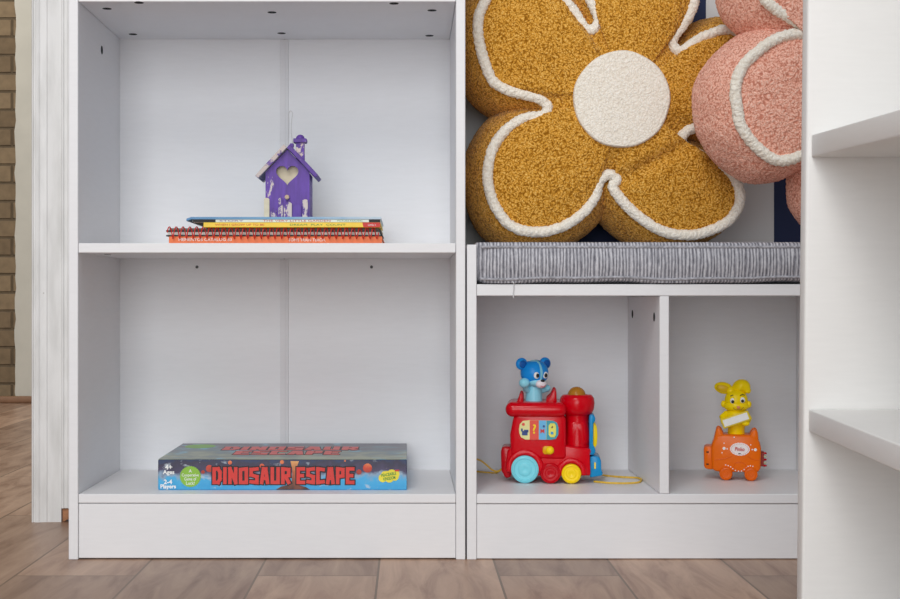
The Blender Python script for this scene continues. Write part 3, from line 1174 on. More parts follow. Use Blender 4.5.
for sgn, tip, mt in ((-1, (258.6, 178.8), M_ROOFW), (1, (315.6, 178.2), M_ROOFP)):
    ap = H2(287.3, 148.3)
    e = H2(*tip)
    d = Vector((e[0] - ap[0], e[1] - ap[1])).normalized()
    n = Vector((-d.y, d.x)) * sgn
    if n.y < 0:
        n = -n
    tt = 0.0052
    A, E = Vector(ap), Vector(e)
    bm = BM()
    prism(bm, [A, E, E + n * tt, A + n * tt + Vector((0, 0.001))], -0.036, .034, .0006, 1)
    obj('roof_panel', bm, mt, bh, smooth=False)
bm = BM()
a0, a1 = H2(295.2, 141), H2(303.6, 163)
box(bm, (a0[0], -.016, a1[1]), (a1[0], -.006, a0[1]), .0004, 1)
ch = obj('chimney', bm, worn_paint('chimney_paint', (92, 58, 150), (222, 206, 196), 0.53, (70, 70, 60)), bh, smooth=False)
bm = BM()
c0_, c1_ = H2(292.7, 137.5), H2(306, 141.6)
box(bm, (c0_[0], -.0195, c1_[1]), (c1_[0], -.0025, c0_[1]), .0006, 1)
mc = H2(299.3, 137.6)
ellipsoid(bm, (mc[0], -.011, mc[1]), (4.6 * KH, 4.6 * KH, 4.6 * KH), seg=18, rings=12)
obj('chimney_cap', bm, M_ROOFP, ch)
bm = BM()
pc = H2(287.5, 197.6)
lathe(bm, [(.0024, -.002), (.0024, .006), (.003, .0065), (.003, .0085), (.002, .0095)], (pc[0], -.028, pc[1]), 'Y', 16)
obj('perch', bm, plain('bare_perch_wood', (206, 178, 150), 0.7), bh)
for i, (a, b, top, mt) in enumerate(((264.2, 269.6, 198, M_RAW), (271, 276.6, 208.6, M_PUR2), (278.6, 283, 198, M_PUR2), (284, 292, 202, M_PUR2), (293, 301.5, 204, M_PUR), (302.6, 308, 199.5, M_PUR2))):
    p0, p1 = H2(a, 217), H2(b, top)
    bm = BM()
    w_ = p1[0] - p0[0]
    prism(bm, [(p0[0], 0), (p1[0], 0), (p1[0], p1[1] - w_ * .2), (p1[0] - w_ * .3, p1[1]), (p0[0] + w_ * .3, p1[1]), (p0[0], p1[1] - w_ * .2)], -0.0306, -0.0281, .0003, 1)
    obj('fence_picket', bm, mt, bh, smooth=False)
w1 = H2(286.5, 144); w2 = H2(289, 109); w3 = H2(291.6, 142)
pts = spline([(w1[0], -.004, w1[1] - .002), (H2(287.3, 130)[0], -.004, H2(0, 130)[1]), (H2(287.2, 116)[0], -.004, H2(0, 116)[1]), (H2(287, 111)[0], -.004, H2(0, 111)[1]), (w2[0], -.004, w2[1] + .001),
              (H2(291, 111)[0], -.004, H2(0, 111)[1]), (H2(290.2, 117)[0], -.004, H2(0, 117)[1]), (H2(289.8, 130)[0], -.004, H2(0, 130)[1]), (w3[0], -.004, w3[1] - .004)], 60)
bm = BM(); tube(bm, pts, 0.00062, 6)
obj('hanging_wire', bm, plain('steel_wire', (206, 206, 208), 0.4, metal=0.3), bh)
bm = BM(); pk = H2(290, 143)
box(bm, (pk[0] - .002, -.008, pk[1] - .003), (pk[0] + .003, -.001, pk[1] + .002), .0005, 1)
obj('wire_staple_block', bm, M_ROOFP, bh)

# ------------------------------------------------------------------ board game box
GY = 0.0355
KG = (D0 + GY) / F
gx0, gx1 = (158 - 408) * KG, (406.8 - 408) * KG
GH = 30.4 * KG
GD = 0.19
gb = thing('board_game_box', 'flat blue board game box with red title lettering, on the bottom shelf of the bookcase', 'game box', ((gx0 + gx1) / 2, GY + GD / 2, ZSH + .0002))
ghw = (gx1 - gx0) / 2


def G2(a, b):
    return ((a - 408) * KG - gb.location.x, (490 - b) * KG)


bm = BM()
box(bm, (-ghw, -GD / 2, 0), (ghw, GD / 2, GH), .0008, 1)
art = printed_art('printed_volcano_sky', [(0.05, s2l((52, 160, 214))), (0.32, s2l((66, 172, 222))), (0.48, s2l((140, 165, 190))), (0.62, s2l((70, 62, 96))), (0.85, s2l((52, 48, 72))), (1.0, s2l((44, 60, 96)))],
                  2, 0.0, GH, 75, 0.75, (186, 198, 210), 0.60)
obj('box_body', bm, art, gb, smooth=False)
bm = BM()
box(bm, (-ghw + .0004, -GD / 2 + .0006, GH + .0001), (ghw - .0004, GD / 2 - .0004, GH + .0006))
top = printed_art('printed_box_top', [(0.0, s2l((150, 158, 130))), (0.3, s2l((104, 118, 112))), (0.55, s2l((70, 110, 130))), (0.75, s2l((84, 84, 98))), (1.0, s2l((66, 60, 84)))],
                  1, -GD / 2, GD / 2, 34, 1.6, (96, 176, 206), 0.58)
obj('lid_print', bm, top, gb, smooth=False)
M_TRED = plain('title_red', (214, 48, 40), 0.35, var=0.05)
M_TBLK = plain('title_outline_black', (26, 20, 24), 0.5)
yq = -GD / 2
for nm, mt, gr, yy in (('title_outline', M_TBLK, 1.15 * KG, yq - .0003), ('title_lettering', M_TRED, 0.0, yq - .0009)):
    bm = BM()
    a = G2(212.5, 484); b = G2(290.5, 467)
    block_word(bm, 'DINOSAUR', a[0], b[0], a[1], b[1], 3.5 * KG, yy, grow=gr)
    a = G2(296.5, 484); b = G2(354.5, 467)
    block_word(bm, 'ESCAPE', a[0], b[0], a[1], b[1], 3.5 * KG, yy, grow=gr)
    obj(nm, bm, mt, gb, smooth=False)
bm = BM()
M_ = Matrix.Translation((-0.128, 0.056, GH + .0007)) @ Matrix.Rotation(-math.pi / 2, 4, 'X')
n_ = [(0.021 * (1 + (.03 if i % 2 else -.03)) * math.cos(2 * math.pi * i / 48), 0.024 * (1 + (.03 if i % 2 else -.03)) * math.sin(2 * math.pi * i / 48)) for i in range(48)]
prism(bm, n_, 0, .0003, M=M_)
obj('lid_badge', bm, plain('lid_green_ink', (120, 176, 62), 0.4), gb, smooth=False)
# the same title lying on the lid
for nm, mt, gr, zz in (('lid_title_outline', M_TBLK, .0014, GH + .0007), ('lid_title', M_TRED, 0.0, GH + .0009)):
    bm = BM()
    M_ = Matrix.Translation((0, 0, zz)) @ Matrix.Rotation(-math.pi / 2, 4, 'X')
    block_word(bm, 'DINOSAUR', -.092, .092, .008, .05, .009, 0, M=M_, grow=gr)
    block_word(bm, 'ESCAPE', -.070, .070, -.046, -.002, .009, 0, M=M_, grow=gr)
    for v in bm.verts:
        v.co.y *= 1.0
    obj(nm, bm, mt, gb, smooth=False)


def disc(bm, c, r, y, n=28, jag=0.0, thick=.0002, ry=None, M=None):
    pts = []
    for i in range(n):
        a = 2 * math.pi * i / n
        q = r * (1 + (jag if i % 2 else -jag))
        pts.append((c[0] + q * math.cos(a), c[1] + (q if ry is None else q * ry / r) * math.sin(a)))
    return prism(bm, pts, y, y + thick, M=M)


M_LIME = plain('lime_green_ink', (140, 190, 60), 0.4, var=0.03)
bm = BM(); c_ = G2(190.4, 476.5); disc(bm, c_, 10.4 * KG, yq - .0005, 56, 0.035)
bd = obj('green_badge', bm, M_LIME, gb, smooth=False)
for body, zz, sz, wd in (('A', 482 - 11, 3.6, None), ('Cooperative', 475, 3.4, 17), ('Game of', 479, 3.6, 12), ('Luck!', 483.2, 3.8, 8.5)):
    bm = text_bm(body, sz * KG * 1.25, .0002, .00003, wd * KG if wd else None)
    q = G2(190.4, zz)
    bmesh.ops.translate(bm, verts=bm.verts, vec=(q[0], yq - .0007, q[1]))
    obj('badge_lettering', bm, M_WHITE, bd, smooth=False)
for body, a, b, sz in (('4+', 168.8, 467.3, 6), ('Ages', 168.8, 472.2, 5), ('2-4', 168, 482, 5.5), ('Players', 168.2, 486.5, 4.8)):
    bm = text_bm(body, sz * KG * 1.15, .0002, .00022)
    q = G2(a, b)
    bmesh.ops.translate(bm, verts=bm.verts, vec=(q[0], yq - .0004, q[1]))
    obj('box_lettering', bm, M_WHITE, gb, smooth=False)
M_YEL = plain('yellow_ink', (240, 222, 60), 0.4)
bm = BM()
c_ = G2(389, 476)
R_ = Matrix.Translation((c_[0], 0, c_[1])) @ Matrix.Rotation(math.radians(-9), 4, 'Y')
for (dx, dz, r_) in ((-6.5, -1, 4.2), (-2, 0.5, 5.0), (3, 1.2, 5.0), (7, 1.0, 3.8), (0, -2, 4.6), (-4, 2, 3.6), (5.5, -1.6, 4)):
    disc(bm, (dx * KG, dz * KG), r_ * KG, yq - .0004 - abs(dx) * 1e-5 - abs(dz) * 3e-6, 20, M=R_)
lg = obj('yellow_badge', bm, M_YEL, gb, smooth=False)
for body, dz, wd in (('PEACEABLE', 1.6, 15), ('KINGDOM', -2.4, 12)):
    bm = text_bm(body, 4.2 * KG, .0002, .00012, wd * KG)
    bm.transform(R_ @ Matrix.Translation((0, yq - .0006, dz * KG)))
    obj('badge_lettering', bm, M_GREEN, lg, smooth=False)
bm = BM(); q = G2(397, 470.5); box(bm, (q[0] - .0028, yq - .0007, q[1] - .0010), (q[0] + .0028, yq - .0005, q[1] + .0010)); obj('red_tab', bm, M_TRED, lg, smooth=False)
# erupting volcano between the words, glowing rocks in the sky
M_VOL = printed_art('printed_volcano', [(0, s2l((70, 40, 34))), (0.5, s2l((180, 92, 50))), (1, s2l((236, 180, 110)))], 2, 0, GH, 90, 0.9)
bm = BM()
prism(bm, [G2(a, b) for a, b in ((276, 489.6), (281, 486.4), (288, 484.9), (291.6, 482), (292.4, 470), (290.5, 461), (299, 461), (295.6, 470), (296, 482), (300, 485.4), (306, 487), (310, 489.6))], yq - .0003, yq - .0001)
obj('volcano_print', bm, M_VOL, gb, smooth=False)
M_ROCK = printed_art('printed_fire_rock', [(0, s2l((120, 26, 22))), (0.6, s2l((206, 66, 40))), (1, s2l((236, 140, 84)))], 2, GH * .4, GH, 140, 0.9)
M_TRAIL = plain('printed_trail', (196, 120, 110), 0.4, var=0.3, nscale=200)
for (a, b, r_) in ((209.5, 468.5, 3.6), (230, 462.5, 2.0), (262, 466, 2.4), (282, 462, 2.0), (345, 460.8, 2.8), (367.5, 468, 4.6), (359, 472, 2.6), (203, 472, 1.8)):
    bm = BM(); disc(bm, G2(a, b), min(r_, b - 459.8 + .0) * KG if False else r_ * KG * min(1, (b - 459.9) / r_), yq - .00035, 18)
    obj('fire_rock_print', bm, M_ROCK, gb, smooth=False)

# ------------------------------------------------------------------ toy train
TY = 0.092
KT = (D0 + TY) / F
tw = 29.0
tr = thing('toy_train', 'red plastic toy train with a blue bear figure on top, in the left cubby', 'toy train',
           ((554.5 - 408) * KT, TY + tw * KT, ZSH + .0002), (0, 0, math.radians(-6)))


def T(a, b):
    return ((a - 552) * KT, (484.2 - b) * KT)


def Tp(pts):
    return [T(*p) for p in pts]


M_RED = plastic('red_plastic', (206, 0, 22), 0.2)
M_RED2 = plastic('dark_red_plastic', (192, 0, 20), 0.2)
M_CYAN = plastic('pale_cyan_plastic', (128, 218, 232), 0.35)
M_YELP = plastic('yellow_plastic', (250, 216, 20), 0.32)
M_BLUE = plastic('blue_plastic', (20, 140, 200), 0.3)
M_AMBER = plastic('amber_plastic', (176, 118, 36), 0.2)
u = KT
bm = BM()
prism(bm, Tp([(508, 474), (506, 466), (508, 452), (516, 446), (566, 446), (590, 449), (591, 476), (560, 477), (520, 477)]), -24 * u, 24 * u, 2 * u, 3)
prism(bm, Tp([(511.5, 460), (510.5, 436), (514, 417), (519, 413), (563, 413), (566.5, 420), (567, 460)]), -26 * u, 26 * u, 4 * u, 3)
obj('body', bm, M_RED, tr)
bm = BM()
box(bm, (T(506, 0)[0], -31 * u, T(0, 417.8)[1]), (T(567, 0)[0], 31 * u, T(0, 403)[1]), 7 * u, 5)
obj('cab_roof', bm, M_RED, tr)
for yy in (-17, 17):
    bm = BM()
    prism(bm, Tp([(516, 405), (519, 399), (520, 394.5), (522, 393.8), (523.5, 396), (524, 405)]), (yy - 3) * u, (yy + 3) * u, 1.2 * u, 2)
    obj('roof_fin', bm, M_RED2, tr)
    bm = BM()
    prism(bm, Tp([(546, 405), (547, 399.5), (551, 396), (553.5, 390.5), (555.5, 389.8), (557, 393), (557.5, 405)]), (yy - 3) * u, (yy + 3) * u, 1.3 * u, 2)
    obj('roof_fin', bm, M_RED2, tr)
# boiler column and bowl
bm = BM()
c_ = T(578, 484.2)
lathe(bm, [(13.5 * u, T(0, 458)[1]), (13 * u, T(0, 440)[1]), (11.6 * u, T(0, 424)[1]), (12 * u, T(0, 417)[1]), (15 * u, T(0, 415.5)[1]), (17 * u, T(0, 411)[1]), (17.7 * u, T(0, 405)[1]), (17 * u, T(0, 399.5)[1]), (14.5 * u, T(0, 396.4)[1]), (10.5 * u, T(0, 396.2)[1]), (9 * u, T(0, 398)[1]), (2 * u, T(0, 399)[1])], (c_[0], -3 * u, 0), 'Z', 40)
obj('smokestack', bm, M_RED, tr, angle=50)
bm = BM(); q = T(577.5, 397.6); ellipsoid(bm, (q[0], -3 * u, q[1]), 9.3 * u); obj('rolling_ball', bm, M_AMBER, tr, label='amber ball')
bm = BM()
box(bm, (T(563, 0)[0], -21 * u, T(0, 456)[1]), (T(591.5, 0)[0], 21 * u, T(0, 449)[1]), 3 * u, 4)
obj('boiler_ridge', bm, M_RED, tr)
bm = BM()
prism(bm, Tp([(569, 449.5), (567.5, 436), (567.5, 420), (588, 420), (590.5, 436), (590.5, 449.5)]), -15 * u, 16 * u, 7 * u, 5)
obj('boiler', bm, M_RED, tr)
for (a, b, r0, r1) in ((525.5, 469.5, 13.4, 19.0), (572, 473, 9.6, 14.6)):
    pts = []
    for i in range(25):
        an = math.radians(-12 + 204 * i / 24)
        pts.append((a + r1 * math.cos(an), b - r1 * math.sin(an)))
    for i in range(24, -1, -1):
        an = math.radians(-12 + 204 * i / 24)
        pts.append((a + r0 * math.cos(an), b - r0 * math.sin(an)))
    for s in (-1, 1):
        bm = BM(); prism(bm, Tp(pts), s * 20 * u, s * 27.5 * u, 1.4 * u, 2)
        obj('fender', bm, M_RED, tr, angle=50)


def wheel(a, b, r, mat, s, name='wheel'):
    bm = BM(); q = T(a, b)
    pr = [(r * .9, 0), (r, .8), (r, 5.2), (r * .93, 6.2), (r * .80, 6.6), (r * .74, 5.8), (r * .52, 5.7), (r * .46, 6.4), (r * .22, 6.6), (r * .14, 6.1), (.1, 6.1)]
    M_ = Matrix.Translation((q[0], s * 22.2 * u, q[1]))
    if s > 0:
        M_ = M_ @ Matrix.Rotation(math.pi, 4, 'Z')
    lathe(bm, [(x * u, y * u) for x, y in pr], (0, 0, 0), 'Y', 36, M_)
    return obj(name, bm, mat, tr, angle=40)


for s in (-1, 1):
    wheel(525.5, 470.1, 13.8, M_CYAN, s)
    wheel(551, 473.8, 10.2, M_RED2, s)
    wheel(571.8, 474, 9.8, M_YELP, s)
# rear coupling
bm = BM()
prism(bm, Tp([(501.5, 474), (501, 452), (503, 449.2), (511, 449.2), (512, 474), (511, 480), (505, 480.6), (503.6, 476)]), -17 * u, 17 * u, 2 * u, 3)
obj('rear_coupling', bm, M_RED2, tr)
# picture window on the side
Wp = [(a, b) for a, b in ((519.5, 430), (520.3, 425), (523.5, 421.6), (530, 420.8), (553, 421), (557.5, 423), (559, 428), (558.8, 435), (556.5, 439.2), (551, 440.2), (526, 440.4), (521.5, 438), (519.8, 434))]
bm = BM(); prism(bm, Tp(Wp), -26.9 * u, -25.8 * u, .3 * u, 1)
wn = obj('picture_window', bm, plain('window_pale_yellow', (226, 222, 150), 0.3), tr)
M_NAVY = plain('navy_ink', (28, 60, 130), 0.4)
M_ORR = plain('orange_red_ink', (222, 70, 48), 0.4)
M_LBL = plain('sky_blue_ink', (96, 180, 226), 0.4)
bm = BM(); prism(bm, Tp([(530.3, 420.95), (539.3, 420.95), (539.3, 440.2), (530.3, 440.3)]), -27.2 * u, -26.8 * u); obj('red_panel', bm, M_ORR, wn, smooth=False)
bm = BM(); prism(bm, Tp([(539.5, 420.95), (546.6, 420.95), (546.6, 440.2), (539.5, 440.2)]), -27.2 * u, -26.8 * u); obj('blue_panel', bm, M_LBL, wn, smooth=False)
bm = text_bm('?', 13 * u, .0003, .00028)
q = T(534.8, 430); bmesh.ops.translate(bm, verts=bm.verts, vec=(q[0], -27.5 * u, q[1])); obj('question_mark', bm, M_YELP, wn, smooth=False)
bm = BM(); q = T(553, 430.6)
prism(bm, Tp([(547, 421), (554, 421.2), (557.6, 423.2), (559, 428), (558.8, 435), (556.5, 439.2), (551, 440.2), (547, 440.2)]), -27.3 * u, -26.8 * u)
obj('teal_frame', bm, plain('teal_ink', (30, 150, 170), 0.35), wn, smooth=False)
bm = BM(); prism(bm, Tp([(549.2, 426), (551, 423.6), (555, 423.6), (556.6, 426), (556.6, 435), (555, 437.6), (551, 437.6), (549.2, 435)]), -27.8 * u, -27.2 * u, .15 * u, 1); obj('small_picture', bm, plain('lime_yellow_ink', (226, 222, 90), 0.35), wn, smooth=False)
bm = BM(); disc(bm, T(552.6, 433.4), 1.5 * u, -28.0 * u, 16); obj('blue_dot', bm, plain('dot_blue', (40, 150, 210), 0.4), wn, smooth=False)
bm = BM(); disc(bm, T(552.8, 427.6), 1.3 * u, -28.0 * u, 5, .3); obj('brown_mark', bm, plain('brown_mark_ink', (120, 90, 40), 0.5), wn, smooth=False)
# a blue blocky picture, a small red bow and a dark blob on the panels
bm = BM()
for (a, b, w_, h_) in ((522.6, 436, 5.6, 4.4), (524.6, 433, 4.4, 2.6), (521.6, 432.2, 1.8, 3.0)):
    prism(bm, Tp([(a, b), (a + w_, b), (a + w_, b - h_), (a, b - h_)]), -27.2 * u, -26.8 * u)
obj('blue_picture', bm, M_NAVY, wn, smooth=False)
bm = BM()
prism(bm, Tp([(541, 429), (543, 430.6), (545, 429), (545, 434), (543, 432.4), (541, 434)]), -27.5 * u, -27.1 * u)
obj('red_bow', bm, M_REDINK, wn, smooth=False)
bm = BM(); disc(bm, T(544.4, 426.8), 1.2 * u, -27.5 * u, 10); obj('navy_dot', bm, M_NAVY, wn, smooth=False)
bm = BM(); disc(bm, T(524, 425), 1.6 * u, -27.2 * u, 10, .15); obj('orange_mark', bm, M_ORR, wn, smooth=False)
# sliding yellow knob in its slot
bm = BM()
q = T(546.5, 450.6)
prism(bm, Tp([(543.3, 448.5), (545, 446.6), (552, 446.6), (554.5, 449), (554.5, 452.6), (552, 454.8), (545, 454.8), (543.3, 452.8)]), -27.2 * u, -25.6 * u, .4 * u, 2)
kn = obj('knob_slot', bm, plastic('deep_yellow', (226, 170, 10)), tr)
bm = BM(); q = T(550.4, 450.6); ellipsoid(bm, (q[0], -28.4 * u, q[1]), (4.1 * u, 3.4 * u, 4.1 * u)); obj('yellow_knob', bm, M_YELP, kn, label='yellow knob')
# blue front: plate with rounded lobes, bumper and yellow grille
bm = BM()
prism(bm, Tp([(589.8, 456), (589.8, 417.6), (591, 415.4), (594, 415.6), (596, 418.5), (595.6, 422), (593.8, 424), (593.6, 446), (595.8, 449.4), (596, 453.4), (594, 456)]), -19 * u, 19 * u, 1.2 * u, 2)
obj('front_plate', bm, M_BLUE, tr)
bm = BM()
prism(bm, Tp([(593.4, 424.5), (595.5, 424), (597.6, 428), (598.3, 437), (597.6, 446), (595.5, 450), (593.4, 449)]), -14 * u, 14 * u, 1 * u, 2)
obj('front_grille', bm, M_YELP, tr)
bm = BM()
prism(bm, Tp([(590.6, 478.6), (590.6, 458), (594, 456.8), (599, 457.6), (601.6, 461), (601.8, 471), (603.4, 474), (602.4, 476.4)]), -20 * u, 20 * u, 1.2 * u, 2)
bp = obj('bumper', bm, M_BLUE, tr)
bm = BM(); box(bm, (T(594.7, 0)[0], -20.5 * u, T(0, 469.5)[1]), (T(596.2, 0)[0], -19.8 * u, T(0, 463.2)[1])); obj('bumper_slot', bm, M_YELP, bp, smooth=False)
# yellow pull cords lying on the shelf
M_CORD = plain('yellow_cord', (224, 184, 62), 0.7, var=0.15, nscale=300)


def floor_pt(a, b, r=0.0):
    """shelf point at a pixel, in the train's frame"""
    z = ZSH + 0.0016
    d = (ZC - z) * F / (b - 300.0)
    w_ = Vector(((a - 408) * d / F, d - D0, z))
    return Matrix.Rotation(-tr.rotation_euler.z, 3, 'Z') @ (w_ - tr.location)


pts = [Vector(T(600, 476)[0:1] + (-6 * u,) + T(600, 476)[1:2])] + [floor_pt(*p) for p in ((606, 475.6), (622, 477), (634, 477.5), (639.4, 478.3), (641.2, 480.0), (638.5, 482.2), (629, 483.1), (612, 483), (600, 482), (594, 481.4))]
bm = BM(); tube(bm, spline([tuple(p) for p in pts], 90), 0.0013, 8); obj('pull_cord', bm, M_CORD, tr)
q0 = T(504, 471)
zc = 0.0016
e1 = (q0[0], -2 * u, q0[1])


def at_depth(a, b, y):
    p = Vector(px(a, b, y))
    return Matrix.Rotation(-tr.rotation_euler.z, 3, 'Z') @ (p - tr.location)


pts = [e1] + [tuple(at_depth(a, b, y)) for a, b, y in ((498, 471.2, .14), (492, 469.8, .145), (486, 464.5, .15), (480, 460.3, .15), (474, 458.6, .15))]
bm = BM(); tube(bm, spline(pts, 50), 0.0012, 8)
pts = [e1] + [tuple(floor_pt(a, b)) for a, b in ((497, 472.6), (490, 472.6), (478, 471.6), (475, 471.3))]
tube(bm, spline(pts, 40), 0.0012, 8)
obj('rear_cord', bm, M_CORD, tr)

# bear figure: plain blue bear, one part with its features as sub-parts
M_BEARB = plastic('bear_blue', (24, 146, 232), 0.3)
M_BEARL = plastic('bear_light_blue', (146, 220, 240), 0.32)
BC = T(534.2, 405.2)
bc = Vector((BC[0], -2 * u, BC[1]))
RB = Matrix.Translation(bc) @ Matrix.Rotation(math.radians(33), 4, 'Z') @ Matrix.Diagonal((1.13, 1.12, 1.075, 1.0))


def bl(a, b, y=0.0):
    """local bear coordinates in px: x right, y away, z up from the roof"""
    return (a * u, y * u, b * u)


bm = BM()
lathe(bm, [(x * u, y * u) for x, y in ((8.0, -1.5), (7.8, 2), (7.4, 9), (7.0, 13), (6.4, 18), (5, 22))], (0, 0, 0), 'Z', 32, RB)
tube(bm, [bl(-4, 11, 0), bl(-8.5, 13, -1), bl(-11, 16.5, -3), bl(-12.3, 19, -4)], [3.2 * u, 3.0 * u, 3.0 * u, 3.2 * u], 14, M=RB)
ellipsoid(bm, bl(-12.6, 19.4, -4.2), 4.9 * u, RB)
tube(bm, [bl(4, 11, 0), bl(8, 11.5, -1.5), bl(11, 13, -3)], [3.0 * u, 2.8 * u, 2.8 * u], 14, M=RB)
ellipsoid(bm, bl(11.6, 13.6, -3.2), 3.6 * u, RB)
bear = obj('bear_figure', bm, M_BEARL, tr, angle=60)
hc = (0.0, 28.6)
bm = BM(); ellipsoid(bm, bl(0, 28.6, -1), (12.6 * u, 11.6 * u, 12.2 * u), RB); ellipsoid(bm, bl(0, 20.4, -5), (8.6 * u, 7 * u, 5.4 * u), RB)
obj('head', bm, M_BEARL, bear)
# blue mask: head shell left of, and right of, a pale blaze
t_ = bmesh.new()
bmesh.ops.create_uvsphere(t_, u_segments=64, v_segments=48, radius=1.0)
kill = []
for f_ in t_.faces:
    c = f_.calc_center_median()
    lowlim = -0.72 - 0.2 * max(0, c.y)
    blaze = abs(c.x) < (0.07 + 0.16 * max(0, c.z - 0.55)) and c.y < 0.4
    patch = c.z > 0.86 and abs(c.x + 0.25) < 0.3
    if c.z < lowlim or blaze or patch or (c.z < -0.45 and abs(c.x) > 0.80):
        kill.append(f_)
bmesh.ops.delete(t_, geom=kill, context='FACES')
for v in t_.verts:
    v.co = Vector((v.co.x * 13.0 * u, (-1 + 0) * u + v.co.y * 12.0 * u, 28.6 * u + v.co.z * 12.6 * u))
t_.transform(RB)
obj('blue_mask', t_, M_BEARB, bear)
for s in (-1, 1):
    bm = BM(); ellipsoid(bm, bl(s * 12.4, 37.2, 1), (5.8 * u, 3.6 * u, 5.8 * u), RB); obj('ear', bm, M_BEARB, bear)
    bm = BM(); ellipsoid(bm, bl(s * 12.7, 37.0, -1.9), (3.7 * u, 1.4 * u, 3.7 * u), RB); obj('inner_ear', bm, plastic('ear_inner_blue', (22, 92, 172)), bear)
    bm = BM(); ellipsoid(bm, bl(s * 4.6, 26.8, -11.9), (2.9 * u, 1.3 * u, 3.2 * u), RB); obj('eye', bm, M_WHITE, bear)
    bm = BM(); ellipsoid(bm, bl(s * 4.4 + .2, 26.6, -13.0), (1.7 * u, .7 * u, 2.0 * u), RB); obj('pupil', bm, M_BLACK, bear)
bm = BM(); ellipsoid(bm, bl(0, 18.6, -12), (5.2 * u, 4.2 * u, 4.1 * u), RB); obj('muzzle', bm, plastic('muzzle_white', (240, 232, 238)), bear)
bm = BM(); ellipsoid(bm, bl(0, 21.8, -15), (2.0 * u, 1.5 * u, 1.4 * u), RB); obj('nose', bm, M_BLACK, bear)
bm = BM(); tube(bm, [bl(-2.6, 17.2, -15.2), bl(-1, 16.2, -15.9), bl(1, 16.2, -15.9), bl(2.6, 17.2, -15.2)], .35 * u, 6, M=RB); obj('mouth', bm, plain('mouth_pink', (200, 96, 110), 0.5), bear)

# ------------------------------------------------------------------ toy bunny cart
RY = 0.125
KR = (D0 + RY) / F
rb = thing('toy_cart', 'orange plastic toy cart with a yellow bunny figure on top, in the right cubby', 'toy cart',
           ((739.5 - 408) * KR * 1.008, RY + 16 * KR, ZSH + .0002), (0, 0, math.radians(-13)))
r_ = KR


def R2(a, b):
    return ((a - 738) * KR, (480.6 - b) * KR * (1.0 if b > 436 else 1.0 - 0.014 * (436 - b) / 56))


def Rp(pts):
    return [R2(*p) for p in pts]


M_OR = plastic('orange_plastic', (240, 110, 0), 0.3)
M_OR2 = plastic('deep_orange_plastic', (232, 102, 0), 0.3)
M_BUN = plastic('bunny_yellow', (255, 222, 0), 0.3)
bm = BM()
prism(bm, Rp([(712, 470), (711.5, 447), (713.5, 441), (717, 436.5), (724, 435), (749, 435), (755, 437), (758.6, 442), (760, 448), (759.5, 468), (757, 472.4), (716, 472.4)]), -15 * r_, 15 * r_, 2.4 * r_, 3)
cb = obj('cart_body', bm, M_OR, rb)
for pts in ([(713.5, 442), (715.6, 433), (716.6, 429), (719, 428), (721.2, 430), (723.5, 435), (724.5, 440)], [(748, 440), (749.8, 433.6), (751.6, 430.4), (754.4, 429.2), (756.6, 431), (757.4, 437), (757, 442)]):
    for yy in (-11, 11):
        bm = BM(); prism(bm, Rp(pts), (yy - 3.6) * r_, (yy + 3.6) * r_, 1.3 * r_, 2); obj('corner_post', bm, M_OR, rb)
bm = BM()
prism(bm, Rp([(704.2, 468), (704, 449), (706, 447.2), (713.5, 447.4), (714.5, 450), (714.5, 468.5), (712.6, 471), (706, 470.4)]), -12 * r_, 12 * r_, 1.5 * r_, 2)
sl = obj('side_latch', bm, M_OR, rb)
for b in (453.2, 465.4):
    bm = BM(); q = R2(707.8, b); box(bm, (q[0] - 1.2 * r_, -12.4 * r_, q[1] - .6 * r_), (q[0] + 1.2 * r_, -11.8 * r_, q[1] + .6 * r_)); obj('latch_slot', bm, M_HOLE, sl, smooth=False)


def rwheel(a, b, r0, s):
    bm = BM(); q = R2(a, b)
    pr = [(r0 * .9, 0), (r0, .7), (r0, 4.2), (r0 * .92, 5.0), (r0 * .74, 5.2), (r0 * .68, 4.6), (r0 * .35, 4.5), (r0 * .3, 5.0), (.1, 5.0)]
    M_ = Matrix.Translation((q[0], s * 12.5 * r_, q[1]))
    if s > 0:
        M_ = M_ @ Matrix.Rotation(math.pi, 4, 'Z')
    lathe(bm, [(x * r_, y * r_) for x, y in pr], (0, 0, 0), 'Y', 30, M_)
    obj('wheel', bm, M_OR2, rb, angle=40)


for s in (-1, 1):
    rwheel(725.8, 474.0, 6.5, s)
    rwheel(750.2, 474.0, 6.5, s)
# quilted seams, printed dots, badge
for pts in ([(714.5, 461), (726, 458.8), (732, 456.2)], [(747, 456), (752, 459), (758.4, 460)], [(733, 472), (735, 463.5), (744, 463.5), (746, 472)]):
    bm = BM(); tube(bm, spline([(R2(a, b)[0], -15 * r_, R2(a, b)[1]) for a, b in pts], 24), .45 * r_, 6); obj('seam_ridge', bm, M_OR2, cb)
dots = [(725.6, 465.4), (728, 466), (730.4, 467.2), (732.6, 468.9), (735, 470.6), (738, 471.3), (741, 471.1), (743.6, 469.5), (745.6, 467.5), (747.4, 466.1), (749.6, 465.6), (752, 466)]
for a, b in dots:
    bm = BM(); disc(bm, R2(a, b), .62 * r_, -15.25 * r_, 10); obj('stitch_dot', bm, M_WHITE, cb, smooth=False)
for a, b, rr_ in ((724, 448.8, 1.5), (754.4, 449.4, 1.5), (727, 449.2, .7), (751.4, 449.3, .7), (724, 443.5, .6), (722, 453.2, .6), (733.8, 437.4, .6), (750, 444.6, .6)):
    bm = BM(); disc(bm, R2(a, b), rr_ * r_, -15.25 * r_, 12); obj('white_dot', bm, M_WHITE, cb, smooth=False)
bm = BM(); disc(bm, R2(739.4, 449.2), 9.6 * r_, -15.6 * r_, 40, .02, .6 * r_, 6.4 * r_)
bd = obj('oval_badge', bm, plain('badge_white', (246, 238, 236), 0.4), cb, smooth=False)
